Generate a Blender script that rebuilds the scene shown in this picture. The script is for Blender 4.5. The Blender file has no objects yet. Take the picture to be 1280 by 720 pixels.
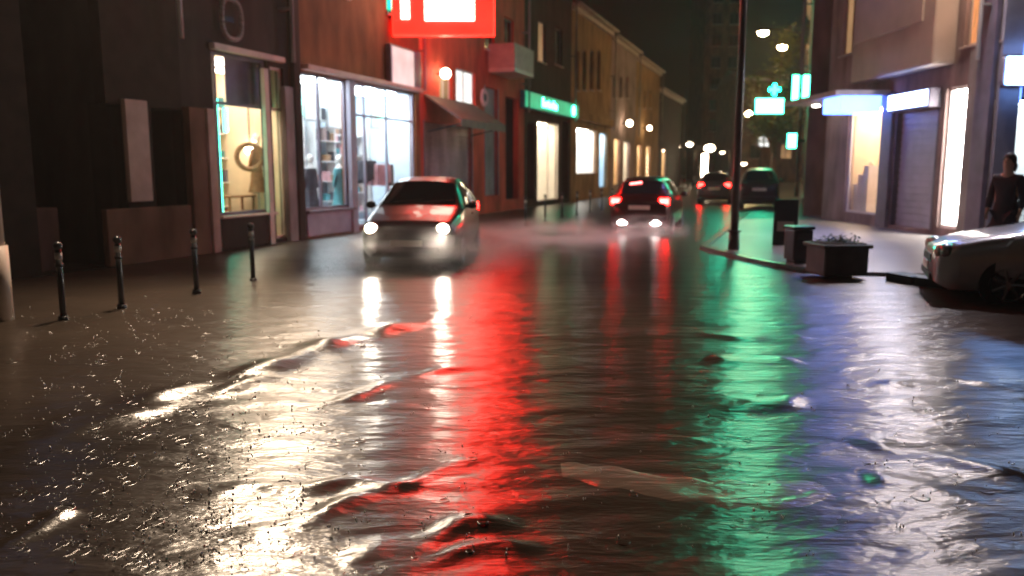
import bpy, bmesh, math, random
import numpy as np
from mathutils import Vector, Matrix
random.seed(7); np.random.seed(7)
S = bpy.context.scene
C = S.collection
R = math.radians
# ------------------------------------------------------------------ camera
F = 1000.0; HZ = 212.0; CAMH = 1.6
PITCH = math.atan((360-HZ)/F)
cd = bpy.data.cameras.new('camera'); cam = bpy.data.objects.new('camera', cd); C.objects.link(cam)
cd.sensor_width = 36; cd.lens = 36*F/1280; cd.clip_end = 800; cd.clip_start = .05
cam.location = (0, 0, CAMH); cam.rotation_euler = (math.pi/2-PITCH, 0, 0)
cd.dof.use_dof = True; cd.dof.focus_distance = 4.2; cd.dof.aperture_fstop = cd.lens/1000/0.019
S.camera = cam
# ------------------------------------------------------------------ world, moonless night sky
w = bpy.data.worlds.new('World'); S.world = w; w.use_nodes = True
nt = w.node_tree; bg = nt.nodes['Background']
sk = nt.nodes.new('ShaderNodeTexSky'); sk.sky_type = 'NISHITA'; sk.sun_disc = False
sk.sun_elevation = R(4); sk.sun_rotation = R(200)
tint = nt.nodes.new('ShaderNodeMixRGB'); tint.blend_type = 'MULTIPLY'; tint.inputs[0].default_value = 1
tint.inputs[2].default_value = (1, .62, .40, 1)
nt.links.new(sk.outputs[0], tint.inputs[1]); nt.links.new(tint.outputs[0], bg.inputs[0])
bg.inputs[1].default_value = .0012
sl = bpy.data.lights.new('weak_sun', 'SUN'); sl.energy = .01; sl.angle = R(10); so = bpy.data.objects.new('weak_sun', sl)  # faint added sun lamp; the sky has no moon
so.rotation_euler = (R(50), 0, R(-20)); C.objects.link(so)
S.view_settings.view_transform = 'Standard'; S.view_settings.look = 'None'
S.view_settings.exposure = .6; S.view_settings.gamma = 1
S.render.engine = 'CYCLES'
S.cycles.max_bounces = 8; S.cycles.sample_clamp_indirect = 6

# ------------------------------------------------------------------ materials
def mat(name, col, rough=.6, metal=0, var=.25, scale=3, bump=.0, emit=None, estr=1, coat=0, spec=.5, stretch=(1, 1, 1), alpha=1):
    m = bpy.data.materials.new(name); m.use_nodes = True
    n = m.node_tree.nodes; L = m.node_tree.links; b = n['Principled BSDF']
    b.inputs['Roughness'].default_value = rough; b.inputs['Metallic'].default_value = metal
    b.inputs['Coat Weight'].default_value = coat; b.inputs['Specular IOR Level'].default_value = spec
    b.inputs['Base Color'].default_value = (*col, 1); b.inputs['Alpha'].default_value = alpha
    tc = n.new('ShaderNodeTexCoord'); mp = n.new('ShaderNodeMapping'); mp.inputs['Scale'].default_value = stretch
    L.new(tc.outputs['Object'], mp.inputs[0])
    nz = n.new('ShaderNodeTexNoise'); nz.inputs['Scale'].default_value = scale; nz.inputs['Detail'].default_value = 5
    L.new(mp.outputs[0], nz.inputs['Vector'])
    if var:
        r = n.new('ShaderNodeValToRGB')
        r.color_ramp.elements[0].position = .3; r.color_ramp.elements[1].position = .7
        r.color_ramp.elements[0].color = (*[c*(1-var) for c in col], 1)
        r.color_ramp.elements[1].color = (*[min(1, c*(1+var)) for c in col], 1)
        L.new(nz.outputs[0], r.inputs[0]); L.new(r.outputs[0], b.inputs['Base Color'])
    if bump:
        bp = n.new('ShaderNodeBump'); bp.inputs['Strength'].default_value = bump; bp.inputs['Distance'].default_value = .02
        L.new(nz.outputs[0], bp.inputs['Height']); L.new(bp.outputs[0], b.inputs['Normal'])
    if emit:
        b.inputs['Emission Color'].default_value = (*emit, 1); b.inputs['Emission Strength'].default_value = estr
    return m
def glow(name, col, s, var=.0, scale=2, stretch=(1, 1, 1)):
    m = mat(name, (.03, .03, .03), .4, emit=col, estr=s)
    if var:
        n = m.node_tree.nodes; L = m.node_tree.links; b = n['Principled BSDF']
        r = n.new('ShaderNodeValToRGB'); nz = [x for x in n if x.type == 'TEX_NOISE'][0]
        nz.inputs['Scale'].default_value = scale; [x for x in n if x.type == 'MAPPING'][0].inputs['Scale'].default_value = stretch
        r.color_ramp.elements[0].position = .35; r.color_ramp.elements[1].position = .65
        r.color_ramp.elements[0].color = (*[c*(1-var) for c in col], 1); r.color_ramp.elements[1].color = (*col, 1)
        L.new(nz.outputs[0], r.inputs[0]); L.new(r.outputs[0], b.inputs['Emission Color'])
    return m
def glassmat(name, tint=(1, 1, 1), refl=.12):
    m = bpy.data.materials.new(name); m.use_nodes = True; n = m.node_tree.nodes; L = m.node_tree.links
    n.remove(n['Principled BSDF']); o = [x for x in n if x.type == 'OUTPUT_MATERIAL'][0]
    t = n.new('ShaderNodeBsdfTransparent'); t.inputs[0].default_value = (*tint, 1)
    g = n.new('ShaderNodeBsdfGlossy'); g.inputs['Roughness'].default_value = .04
    lw = n.new('ShaderNodeLayerWeight'); lw.inputs[0].default_value = .5
    pw = n.new('ShaderNodeMath'); pw.operation = 'POWER'; L.new(lw.outputs['Facing'], pw.inputs[0]); pw.inputs[1].default_value = 4
    fr = n.new('ShaderNodeMath'); fr.operation = 'MULTIPLY_ADD'; L.new(pw.outputs[0], fr.inputs[0]); fr.inputs[1].default_value = .5; fr.inputs[2].default_value = .04
    nz = n.new('ShaderNodeTexNoise'); nz.inputs['Scale'].default_value = 2
    bp = n.new('ShaderNodeBump'); bp.inputs['Strength'].default_value = .02; L.new(nz.outputs[0], bp.inputs['Height']); L.new(bp.outputs[0], g.inputs['Normal'])
    x = n.new('ShaderNodeMixShader'); L.new(fr.outputs[0], x.inputs[0]); L.new(t.outputs[0], x.inputs[1]); L.new(g.outputs[0], x.inputs[2])
    L.new(x.outputs[0], o.inputs[0]); return m
TG = (.05, 1)
def watermat(name, col=(.038, .029, .022), bump=.24, rough=.32):
    m = bpy.data.materials.new(name); m.use_nodes = True; n = m.node_tree.nodes; L = m.node_tree.links; b = n['Principled BSDF']
    tc = n.new('ShaderNodeTexCoord')
    def noise(sc, scale, det, dist=0):
        mp = n.new('ShaderNodeMapping'); mp.inputs['Scale'].default_value = sc; mp.inputs['Rotation'].default_value = (0, 0, R(4))
        L.new(tc.outputs['Object'], mp.inputs[0])
        z = n.new('ShaderNodeTexNoise'); z.inputs['Scale'].default_value = scale; z.inputs['Detail'].default_value = det
        z.inputs['Distortion'].default_value = dist; L.new(mp.outputs[0], z.inputs[0]); return z.outputs[0]
    a = noise((.35, 1, 1), 5, 3, .6); c = noise((.28, 1, 1), 17, 3, .4); e = noise((.6, 1, 1), 46, 2)
    big = noise((1, 1, 1), .35, 3)
    def mul(x, k):
        q = n.new('ShaderNodeMath'); q.operation = 'MULTIPLY'; L.new(x, q.inputs[0])
        if isinstance(k, float): q.inputs[1].default_value = k
        else: L.new(k, q.inputs[1])
        return q.outputs[0]
    def add(x, y):
        q = n.new('ShaderNodeMath'); q.operation = 'ADD'; L.new(x, q.inputs[0]); L.new(y, q.inputs[1]); return q.outputs[0]
    h = add(add(mul(a, 1.0), mul(c, .38)), mul(e, .07))
    bp = n.new('ShaderNodeBump'); bp.inputs['Strength'].default_value = bump; bp.inputs['Distance'].default_value = .085
    L.new(h, bp.inputs['Height']); L.new(bp.outputs[0], b.inputs['Normal'])
    rp = n.new('ShaderNodeValToRGB'); rp.color_ramp.elements[0].position = .35; rp.color_ramp.elements[1].position = .65
    rp.color_ramp.elements[0].color = (*[x*.7 for x in col], 1); rp.color_ramp.elements[1].color = (*[x*1.5 for x in col], 1)
    L.new(big, rp.inputs[0]); L.new(rp.outputs[0], b.inputs['Base Color'])
    b.inputs['Roughness'].default_value = rough; b.inputs['IOR'].default_value = 1.9
    # wind ripples run mostly one way: microfacet slopes are larger along the street than across it
    b.inputs['Anisotropic'].default_value = .88
    tg = n.new('ShaderNodeCombineXYZ'); tg.inputs[0].default_value = TG[0]; tg.inputs[1].default_value = TG[1]; L.new(tg.outputs[0], b.inputs['Tangent'])
    return m
M = {}
def mm(k, *a, **kw):
    M[k] = mat(k, *a, **kw); return M[k]
mm('render_brown', (.16, .085, .055), .8, bump=.3, var=.5, scale=1.6, stretch=(1, 1, .4), spec=.12)
mm('render_dark', (.035, .024, .020), .8, bump=.3, var=.5, scale=1.6, stretch=(1, 1, .4), spec=.12)
mm('render_black', (.022, .014, .010), .8, bump=.3, var=.3, spec=.12)
mm('render_rust', (.17, .07, .03), .8, bump=.3, var=.5, scale=1.6, stretch=(1, 1, .4), spec=.12)
mm('render_ochre', (.30, .175, .08), .8, bump=.3, var=.45, scale=1.6, stretch=(1, 1, .4), spec=.12)
mm('render_mauve', (.28, .20, .19), .8, bump=.3, var=.45, scale=1.6, stretch=(1, 1, .4), spec=.12)
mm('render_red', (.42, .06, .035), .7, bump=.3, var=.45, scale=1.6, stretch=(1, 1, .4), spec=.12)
mm('pier_pale', (.42, .30, .25), .7, bump=.2, var=.15, spec=.12)
mm('stone_grey', (.25, .23, .22), .7, bump=.3, var=.45, scale=1.6, stretch=(1, 1, .4), spec=.12)
mm('beige_clad', (.50, .41, .36), .5, bump=.1, var=.10, scale=1.5)
mm('white_frame', (.7, .68, .66), .45, var=.06)
mm('dark_frame', (.05, .045, .045), .4, var=.2)
mm('purple_frame', (.14, .12, .17), .45, var=.2)
mm('black_metal', (.015, .015, .017), .35, .3, var=.3)
mm('pole_metal', (.055, .04, .03), .4, .4, var=.3)
mm('pale_pole', (.40, .31, .25), .5, .0, var=.2)
mm('interior_white', (.80, .80, .78), .7, var=.05)
mm('interior_cream', (.80, .66, .48), .7, var=.08)
mm('interior_blue', (.62, .74, .82), .7, var=.08)
mm('roof_tile', (.12, .06, .045), .7, bump=.4, var=.3, scale=9)
mm('trim', (.52, .42, .36), .6, var=.15)
mm('panel_slate', (.28, .27, .34), .5, var=.15)
mm('shutter', (.45, .42, .54), .45, .3, var=.12)
mm('dark_pane', (.012, .012, .016), .06, spec=.8, var=.2)
mm('awning', (.10, .075, .06), .7, var=.25)
mm('curtain_orange', (.55, .26, .10), .8, var=.5, scale=6, stretch=(3, 3, .5), emit=(1, .42, .16), estr=.35)
mm('cloth_dark', (.04, .04, .055), .85, var=.3)
mm('cloth_teal', (.05, .20, .22), .8, var=.3)
mm('cloth_pink', (.6, .32, .33), .8, var=.2)
mm('cloth_white', (.7, .68, .66), .8, var=.1)
mm('wood', (.25, .13, .06), .5, var=.3, stretch=(1, 6, 6))
mm('tyre', (.018, .018, .018), .8, var=.2)
mm('rim', (.35, .35, .37), .3, .9, var=.1)
mm('car_glass', (.012, .014, .018), .05, spec=.9, var=.1)
mm('plastic_black', (.02, .02, .02), .5, var=.2)
mm('paint_dark', (.016, .007, .007), .3, .0, coat=.25, spec=.3, var=.08)
mm('paint_maroon', (.030, .005, .005), .3, .0, coat=.4, spec=.3, var=.08)
mm('paint_silver', (.42, .43, .46), .3, .25, coat=.8, var=.06)
mm('paint_grey', (.10, .09, .10), .25, .4, coat=.8, var=.1)
mm('plate', (.75, .72, .65), .4, var=.05)
mm('skin', (.50, .30, .22), .55, var=.1)
mm('hair', (.02, .014, .01), .6, var=.3)
mm('coat', (.022, .02, .026), .85, var=.3)
mm('trousers', (.02, .022, .032), .85, var=.3)
mm('foliage', (.035, .06, .025), .7, var=.5, scale=12)
mm('soil', (.04, .028, .018), .9, var=.4, scale=10, bump=.5)
mm('concrete_dark', (.06, .055, .05), .6, var=.3, bump=.3)
mm('kerb', (.045, .042, .04), .35, var=.3, bump=.3)
mm('band', (.35, .32, .28), .35, var=.1)
M['glass'] = glassmat('shop_glass')
M['water'] = watermat('flood_water')
M['wet_paving'] = watermat('wet_paving', (.13, .11, .10), .14, .40)
M['wet_paint'] = watermat('wet_road_paint', (.12, .095, .075), .30, .31)
M['asphalt'] = mat('asphalt', (.05, .047, .045), .5, bump=.4, scale=30)
M['lamp_white'] = glow('lamp_white', (1, .93, .86), 26)
M['lamp_soft'] = glow('lamp_soft', (1, .84, .70), 11)
M['lamp_cool'] = glow('lamp_cool', (.80, .93, 1), 30)
M['lamp_warm'] = glow('lamp_warm', (1, .78, .52), 20)
M['head'] = glow('headlight_glow', (1, .82, .62), 24)
M['tail'] = glow('taillight_glow', (1, .0045, .0035), 100)
M['tail_core'] = glow('brake_core', (1, .12, .11), 9)
M['rear_glow'] = glow('added_rear_glow', (1, .85, .80), 34)
M['sodium'] = glow('sodium_lamp', (1, .72, .32), 260)
M['white_sign'] = glow('white_sign_glow', (1, .80, .62), 7)
M['red_sign'] = glow('red_sign_glow', (1, .010, .005), 4, .3, 1.2)
M['red_side'] = glow('red_added_side', (1, .012, .006), 5)  # glowing box sides, added so the walls nearby turn red
M['red_strong'] = glow('added_red_glow', (1, .010, .004), 27)
M['pink_sign'] = glow('pink_sign_glow', (1, .62, .62), .8, .25, 2)
M['green_sign'] = glow('green_sign_glow', (.02, .42, .20), .9, .3, 2)
M['green_strong'] = glow('green_led_glow', (.005, 1, .50), 60)
M['green_added'] = glow('added_green_glow', (.002, 1, .55), 17)
M['mint'] = glow('mint_sign_glow', (.06, 1, .50), 16)
M['teal_strip'] = glow('teal_strip_glow', (.06, .95, .60), 9)
M['blue_sign'] = glow('blue_sign_glow', (.10, .22, 1), 5)
M['cyan_sign'] = glow('cyan_sign_glow', (.22, .45, 1), 16)
M['cool_sign'] = glow('cool_sign_glow', (.40, .55, 1), 14, .1, 2)
M['win_warm'] = glow('lit_room_warm', (1, .55, .25), .35, .6, 1.2, (1, 1, .5))
M['win_white'] = glow('lit_room_white', (.95, .95, .90), 1.2, .35, 1.0)
M['display'] = glow('backlit_panel', (.86, .93, 1), 1.1, .35, 1.6)
M['display_w'] = glow('backlit_warm_panel', (1, .84, .66), 1.0, .35, 1.6)

# ------------------------------------------------------------------ helpers
class MB:
    def __init__(s): s.b = bmesh.new()
    def quad(s, *p):
        return s.b.faces.new([s.b.verts.new(q) for q in p])
    def box(s, x0, x1, y0, y1, z0, z1, bev=0, rot=None):
        r = bmesh.ops.create_cube(s.b, size=1)
        mat_ = Matrix.Translation(((x0+x1)/2, (y0+y1)/2, (z0+z1)/2)) @ (rot or Matrix()) @ Matrix.Diagonal((abs(x1-x0), abs(y1-y0), abs(z1-z0), 1))
        bmesh.ops.transform(s.b, matrix=mat_, verts=r['verts'])
        if bev:
            es = list({e for v in r['verts'] for e in v.link_edges})
            bmesh.ops.bevel(s.b, geom=es, offset=bev, segments=2, affect='EDGES', profile=.6)
        return s
    def cyl(s, p0, p1, r0, r1=None, n=14):
        p0 = Vector(p0); p1 = Vector(p1); r1 = r0 if r1 is None else r1
        d = p1-p0; q = d.to_track_quat('Z', 'Y').to_matrix().to_4x4()
        bmesh.ops.create_cone(s.b, cap_ends=True, segments=n, radius1=r0, radius2=r1, depth=d.length,
                              matrix=Matrix.Translation((p0+p1)/2) @ q)
        return s
    def sph(s, c, r, sc=(1, 1, 1), u=14, v=9):
        bmesh.ops.create_uvsphere(s.b, u_segments=u, v_segments=v, radius=r, matrix=Matrix.Translation(c) @ Matrix.Diagonal((*sc, 1)))
        return s
    def tube(s, pts, r, n=10):
        for a, b in zip(pts[:-1], pts[1:]): s.cyl(a, b, r, r, n)
        for a in pts[1:-1]: s.sph(a, r*1.0, u=n, v=6)
        return s
    def prism(s, pts, axis, a, b):
        def mk(p, t):
            return {'x': (t, p[0], p[1]), 'y': (p[0], t, p[1]), 'z': (p[0], p[1], t)}[axis]
        v0 = [s.b.verts.new(mk(p, a)) for p in pts]; v1 = [s.b.verts.new(mk(p, b)) for p in pts]
        s.b.faces.new(v0); s.b.faces.new(v1[::-1])
        n = len(pts)
        for i in range(n): s.b.faces.new((v0[i], v0[(i+1) % n], v1[(i+1) % n], v1[i]))
        return s
    def build(s, name, m, parent=None, smooth=False, kids=None):
        bmesh.ops.recalc_face_normals(s.b, faces=s.b.faces)
        me = bpy.data.meshes.new(name); s.b.to_mesh(me); s.b.free()
        for q in (m if isinstance(m, (list, tuple)) else [m]): me.materials.append(M[q] if isinstance(q, str) else q)
        if smooth:
            for p in me.polygons: p.use_smooth = True
        o = bpy.data.objects.new(name, me); C.objects.link(o)
        if parent: o.parent = parent
        return o
def tag(o, label=None, cat=None, group=None, kind=None):
    if label: o['label'] = label
    if cat: o['category'] = cat
    if group: o['group'] = group
    if kind: o['kind'] = kind
    return o
def thing(name, label, cat, loc=(0, 0, 0), rz=0, group=None):
    o = bpy.data.objects.new(name, None); C.objects.link(o); o.location = loc; o.rotation_euler = (0, 0, rz)
    o.empty_display_size = .2
    return tag(o, label, cat, group)
def kids(o): return [c for c in C.objects if c.parent == o]
def copy_tree(o, parent=None, loc=None, rz=None, label=None):
    c = o.copy(); C.objects.link(c); c.parent = parent
    for k in kids(o): copy_tree(k, c)
    if loc is not None: c.location = loc
    if rz is not None: c.rotation_euler = (0, 0, rz)
    if label: c['label'] = label
    return c
cp, sp = math.cos(PITCH), math.sin(PITCH)
def ray(px, py):
    x = (px-640)/F; y = -(py-360)/F
    return Vector((x, cp+y*sp, y*cp-sp))
def ground(px, py, z=0):
    d = ray(px, py); t = (z-CAMH)/d.z
    return Vector((d.x*t, d.y*t, z))
def at(px, py, Y):
    d = ray(px, py); t = Y/d.y
    return Vector((d.x*t, Y, CAMH+d.z*t))
class Fr:      # a facade line: local x along it (left to right in view), local y inward
    def __init__(s, ox, oy, ux, uy):
        l = math.hypot(ux, uy); s.o = Vector((ox, oy)); s.u = Vector((ux/l, uy/l)); s.n = Vector((-s.u.y, s.u.x)); s.ang = math.atan2(s.u.y, s.u.x)
    def hit(s, px, py, off=0):
        d = ray(px, py); o = s.o+s.n*off
        # t*d.xy = o + k*u
        det = d.x*(-s.u.y)-d.y*(-s.u.x)
        t = (o.x*(-s.u.y)-o.y*(-s.u.x))/det
        k = (d.x*o.y-d.y*o.x)/det
        return (-k if False else (Vector((d.x*t, d.y*t))-o).dot(s.u)), CAMH+d.z*t
    def w(s, u, y=0, z=0):
        p = s.o+s.u*u+s.n*y; return Vector((p.x, p.y, z))
    def rect(s, a, b, top, bot, off=0):
        u0, z1 = s.hit(a, top, off); _, z0 = s.hit(a, bot, off); u1, _ = s.hit(b, top, off)
        return [u0, u1, z0, z1]

def facade(fr, name, label, u0, u1, H, depth, ops, wall, cat='building', roof='roof_tile', cornice=True, group=None, sides=(True, True)):
    """ops: list of dict(r=[u0,u1,z0,z1] in frame units, kind=...)"""
    root = thing(name, label, cat, fr.w(u0), fr.ang, group)
    W = u1-u0; mat_low = True
    rs = []
    for o in ops:
        a, b, c, d = o['r']; rs.append([max(a-u0, .02), min(b-u0, W-.02), max(c, .0), min(d, H-.05)])
    xs = sorted({0, W, *[r[0] for r in rs], *[r[1] for r in rs]}); zs = sorted({-.3, H, *[r[2] for r in rs], *[r[3] for r in rs]})
    m = MB()
    for i in range(len(xs)-1):
        for j in range(len(zs)-1):
            cx, cz = (xs[i]+xs[i+1])/2, (zs[j]+zs[j+1])/2
            if any(r[0] < cx < r[1] and r[2] < cz < r[3] for r in rs): continue
            m.quad((xs[i], 0, zs[j]), (xs[i+1], 0, zs[j]), (xs[i+1], 0, zs[j+1]), (xs[i], 0, zs[j+1]))
    bmesh.ops.remove_doubles(m.b, verts=m.b.verts, dist=1e-5)
    D = .22
    for r in rs:
        m.quad((r[0], 0, r[2]), (r[0], D, r[2]), (r[0], D, r[3]), (r[0], 0, r[3]))
        m.quad((r[1], 0, r[2]), (r[1], D, r[2]), (r[1], D, r[3]), (r[1], 0, r[3]))
        m.quad((r[0], 0, r[3]), (r[0], D, r[3]), (r[1], D, r[3]), (r[1], 0, r[3]))
        m.quad((r[0], 0, r[2]), (r[0], D, r[2]), (r[1], D, r[2]), (r[1], 0, r[2]))
    if sides[0]: m.quad((0, 0, -.3), (0, depth, -.3), (0, depth, H), (0, 0, H))
    if sides[1]: m.quad((W, 0, -.3), (W, depth, -.3), (W, depth, H), (W, 0, H))
    m.quad((0, depth, -.3), (W, depth, -.3), (W, depth, H), (0, depth, H))
    wo = m.build('wall', wall, root)
    if roof:
        r = MB()
        r.prism([(-.0-.35, H+.0), (depth*.5, H+depth*.16), (depth+.2, H)], 'x', .01, W-.01)
        ro = r.build('roof', roof, root)
        MB().cyl((.05, -.38, H-.03), (W-.05, -.38, H-.03), .07).build('gutter', 'trim', ro, True)
    if cornice:
        k = MB(); k.box(.005, W-.005, -.16, -.003, H-.32, H-.08, .02); k.box(.005, W-.005, -.26, -.003, H-.078, H-.01, .01); k.build('cornice', 'trim', root)
    if W > 2.5:
        dp_ = MB().cyl((W-.25, -.30, 3.9 if mat_low else .1), (W-.25, -.30, H-.1), .045, n=10)
        for z in (5, 7): dp_.box(W-.32, W-.18, -.30, -.003, z, z+.04)
        dp_.build('downpipe', 'stone_grey', root)
    for o, r in zip(ops, rs):
        k = o.get('kind', 'window'); x0, x1, z0, z1 = r
        if k == 'window':
            fm = o.get('frame', 'dark_frame'); f = MB(); t = .06
            f.box(x0, x1, .10, .16, z1-t, z1); f.box(x0, x1, .10, .16, z0, z0+t)
            f.box(x0, x0+t, .103, .157, z0, z1); f.box(x1-t, x1, .103, .157, z0, z1)
            if x1-x0 > .9: f.box((x0+x1)/2-.03, (x0+x1)/2+.03, .103, .157, z0, z1)
            fo = f.build('window', fm, root)
            q = MB(); q.box(x0+t, x1-t, .125, .135, z0+t, z1-t); q.build('pane', o.get('pane', 'dark_pane'), fo)
            sl_ = MB(); sl_.box(x0-.05, x1+.05, -.08, .1, z0-.05, z0-.003, .01); sl_.build('sill', 'trim', fo)
        elif k == 'shutter':
            f = MB(); n = int((z1-z0)/.17); hh = (z1-z0)/n
            for i in range(n):
                f.box(x0, x1, .12, .145, z0+i*hh+.018, z0+(i+1)*hh-.018, .006)
            f.box(x0, x1, .15, .16, z0, z1)
            so_ = f.build('roller_shutter', o.get('mat', 'shutter'), root)
            MB().box(x0-.06, x0, -.02, .1, z0, z1+.05).build('shutter_rail', 'purple_frame', so_); MB().box(x1, x1+.06, -.02, .1, z0, z1+.05).build('shutter_rail', 'purple_frame', so_)
        elif k == 'void':
            f = MB(); dp = o.get('depth', 1.6)
            f.quad((x0, dp, z0), (x1, dp, z0), (x1, dp, z1), (x0, dp, z1))
            f.quad((x0, D, z0), (x0, dp, z0), (x0, dp, z1), (x0, D, z1)); f.quad((x1, D, z0), (x1, dp, z0), (x1, dp, z1), (x1, D, z1))
            f.quad((x0, D, z1), (x0, dp, z1), (x1, dp, z1), (x1, D, z1)); f.quad((x0, D, z0), (x0, dp, z0), (x1, dp, z0), (x1, D, z0))
            f.build('recess', o.get('mat', 'render_dark'), root)
        elif k == 'shop':
            dp = o.get('depth', 2.2); fm = o.get('frame', 'purple_frame')
            f = MB(); a, b_ = x0-.02, x1+.02+o.get('ext', 0)
            f.quad((a, dp, z0), (b_, dp, z0), (b_, dp, z1), (a, dp, z1))
            if not o.get('nl'): f.quad((a, D, z0), (a, dp, z0), (a, dp, z1), (a, D, z1))
            if not o.get('nr'): f.quad((b_, D, z0), (b_, dp, z0), (b_, dp, z1), (b_, D, z1))
            f.quad((a, D, z1+.01), (a, dp, z1+.01), (b_, dp, z1+.01), (b_, D, z1+.01)); f.quad((a, D, z0-.01), (a, dp, z0-.01), (b_, dp, z0-.01), (b_, D, z0-.01))
            io = f.build('interior', o.get('mat', 'interior_white'), root)
            lm = o.get('lamp', 'lamp_white'); q = MB()
            nl = max(1, round((x1-x0)/1.1))
            for i in range(nl):
                cx = x0+(i+.5)*(x1-x0)/nl
                q.box(cx-.28, cx+.28, dp*.25, dp*.75, z1-.07, z1-.01, .01)
            q.build('ceiling_light', lm, io)
            g = MB(); t = .06
            g.box(x0, x1, .08, .15, z1-t, z1); g.box(x0, x1, .08, .15, z0, z0+t)
            g.box(x0, x0+t, .083, .147, z0, z1); g.box(x1-t, x1, .083, .147, z0, z1)
            for v in o.get('mull', []): g.box(v-u0-.03, v-u0+.03, .083, .147, z0, z1)
            for v in o.get('trans', []): g.box(x0, x1, .086, .144, v-.03, v+.03)
            fo = g.build('shop_window', fm, root)
            MB().box(x0+t, x1-t, .11, .12, z0+t, z1-t).build('pane', 'glass', fo)
    return root

# ------------------------------------------------------------------ ground
ang0 = R(19.6)
DL = Vector((math.sin(ang0), math.cos(ang0)))
FL = Fr(-5.9, 15.5, DL.x, DL.y)                       # left row of the street
FR = Fr(9.95, 27.0, .02, -1)                          # corner shop side facade (runs towards camera)
cxR, cyR = FR.w(9.8).x, FR.w(9.8).y
FS = Fr(cxR, cyR, 1, 0)                               # its front facing the camera

ridges = [  # wakes and wavelets, in photograph pixels -> ground points; (points, height, width)
    ([(0, 548), (60, 535), (180, 500), (330, 462), (420, 428), (560, 395)], .050, .16),
    ([(0, 566), (120, 530), (240, 500), (380, 462)], .030, .12),
    ([(240, 618), (330, 608), (450, 612), (560, 612)], .030, .08),
    ([(420, 712), (500, 690), (580, 655), (650, 640)], .030, .07),
    ([(470, 716), (560, 700), (680, 682)], .020, .05),
    ([(660, 585), (760, 603), (900, 628), (950, 632)], .009, .10),
    ([(1060, 545), (1140, 562), (1220, 582), (1290, 603)], .030, .10),
    ([(1080, 600), (1170, 612), (1230, 632)], .016, .08),
    ([(880, 448), (940, 452), (1000, 450)], .028, .14),
    ([(860, 420), (940, 424), (1010, 420)], .022, .12),
    ([(870, 500), (930, 508), (1010, 500)], .020, .10),
    ([(330, 520), (420, 505), (520, 470), (600, 452)], .018, .08),
    ([(300, 660), (400, 640), (520, 600), (600, 572)], .020, .07),
    ([(0, 690), (50, 665), (90, 640)], .022, .06),
    ([(1080, 480), (1200, 478), (1290, 490)], .014, .10),
]
RG = []
for pts, h, wd in ridges:
    g = [ground(*p) for p in pts]
    RG.append((np.array([(q.x, q.y) for q in g]), h, wd))
_ph = [(random.uniform(0, 6.28), random.uniform(-.5, .5), random.uniform(.9, 1.1)) for _ in range(14)]
def hgt(x, y):
    x = np.asarray(x, float); y = np.asarray(y, float); z = np.zeros_like(x)
    for P, h, wd in RG:
        dmin = np.full_like(x, 1e9); along = np.zeros_like(x); tot = 0
        L = np.linalg.norm(np.diff(P, axis=0), axis=1).sum()
        wob = .05*np.sin(x*5+h*900)+.03*np.sin(x*13+y*4)
        for a, b in zip(P[:-1], P[1:]):
            d = b-a; ll = np.hypot(*d); t = np.clip(((x-a[0])*d[0]+(y+wob-a[1])*d[1])/ll**2, 0, 1)
            q = np.hypot(x-a[0]-t*d[0], y+wob-a[1]-t*d[1]); mk = q < dmin
            along = np.where(mk, tot+t*ll, along); dmin = np.where(mk, q, dmin); tot += ll
        fade = np.clip(np.minimum(along, L-along)/(L*.18), 0, 1)*(.65+.35*np.sin(along*7+h*500))
        z += 1.15*h*np.exp(-(dmin/(wd*1.05))**2)*fade
    # soft travelling waves, crests mostly across the view
    amp = np.clip(1.2-y/26, .12, 1)
    for i, (p, s, k) in enumerate(_ph):
        f = 1.5*1.27**i; z += amp*.0065/(1+i*.45)*np.sin(f*(y*(1)+x*s*.55)+p+1.3*np.sin(x*f*.23+p*2)+.8*np.sin(y*f*.31+x*.4+p))
    return z
def sheet(name, mtl, X, Y, z0, kind='structure'):
    nr, nc = X.shape; Z = z0(X, Y)
    v = np.stack([X, Y, Z], -1).reshape(-1, 3).astype('f')
    idx = np.arange(nr*nc).reshape(nr, nc)
    f = np.stack([idx[:-1, :-1], idx[:-1, 1:], idx[1:, 1:], idx[1:, :-1]], -1).reshape(-1, 4)
    me = bpy.data.meshes.new(name); me.vertices.add(len(v)); me.vertices.foreach_set('co', v.ravel())
    me.loops.add(f.size); me.loops.foreach_set('vertex_index', f.ravel().astype('i'))
    me.polygons.add(len(f)); me.polygons.foreach_set('loop_start', np.arange(0, f.size, 4, dtype='i')); me.polygons.foreach_set('loop_total', np.full(len(f), 4, dtype='i'))
    me.polygons.foreach_set('use_smooth', np.ones(len(f), dtype=bool)); me.update(); me.validate()
    me.materials.append(M[mtl]); o = bpy.data.objects.new(name, me); C.objects.link(o)
    if kind: o['kind'] = kind
    return o
gm = MB(); gm.quad((-200, -60, -.16), (200, -60, -.16), (200, 260, -.16), (-200, 260, -.16)); tag(gm.build('ground', 'asphalt'), kind='structure')
ys = 1.2*1.0062**np.arange(0, 760); th = np.tan(np.radians(np.linspace(-52, 52, 620)))
YY = np.repeat(ys[:, None], 620, 1); XX = th[None, :]*(YY+2.0)
sheet('flood_water', 'water', XX, YY, hgt)
gm = MB(); gm.quad((-60, -40, -.02), (60, -40, -.02), (60, 1.6, -.02), (-60, 1.6, -.02)); tag(gm.build('wet_road', 'water'), kind='structure')
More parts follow.
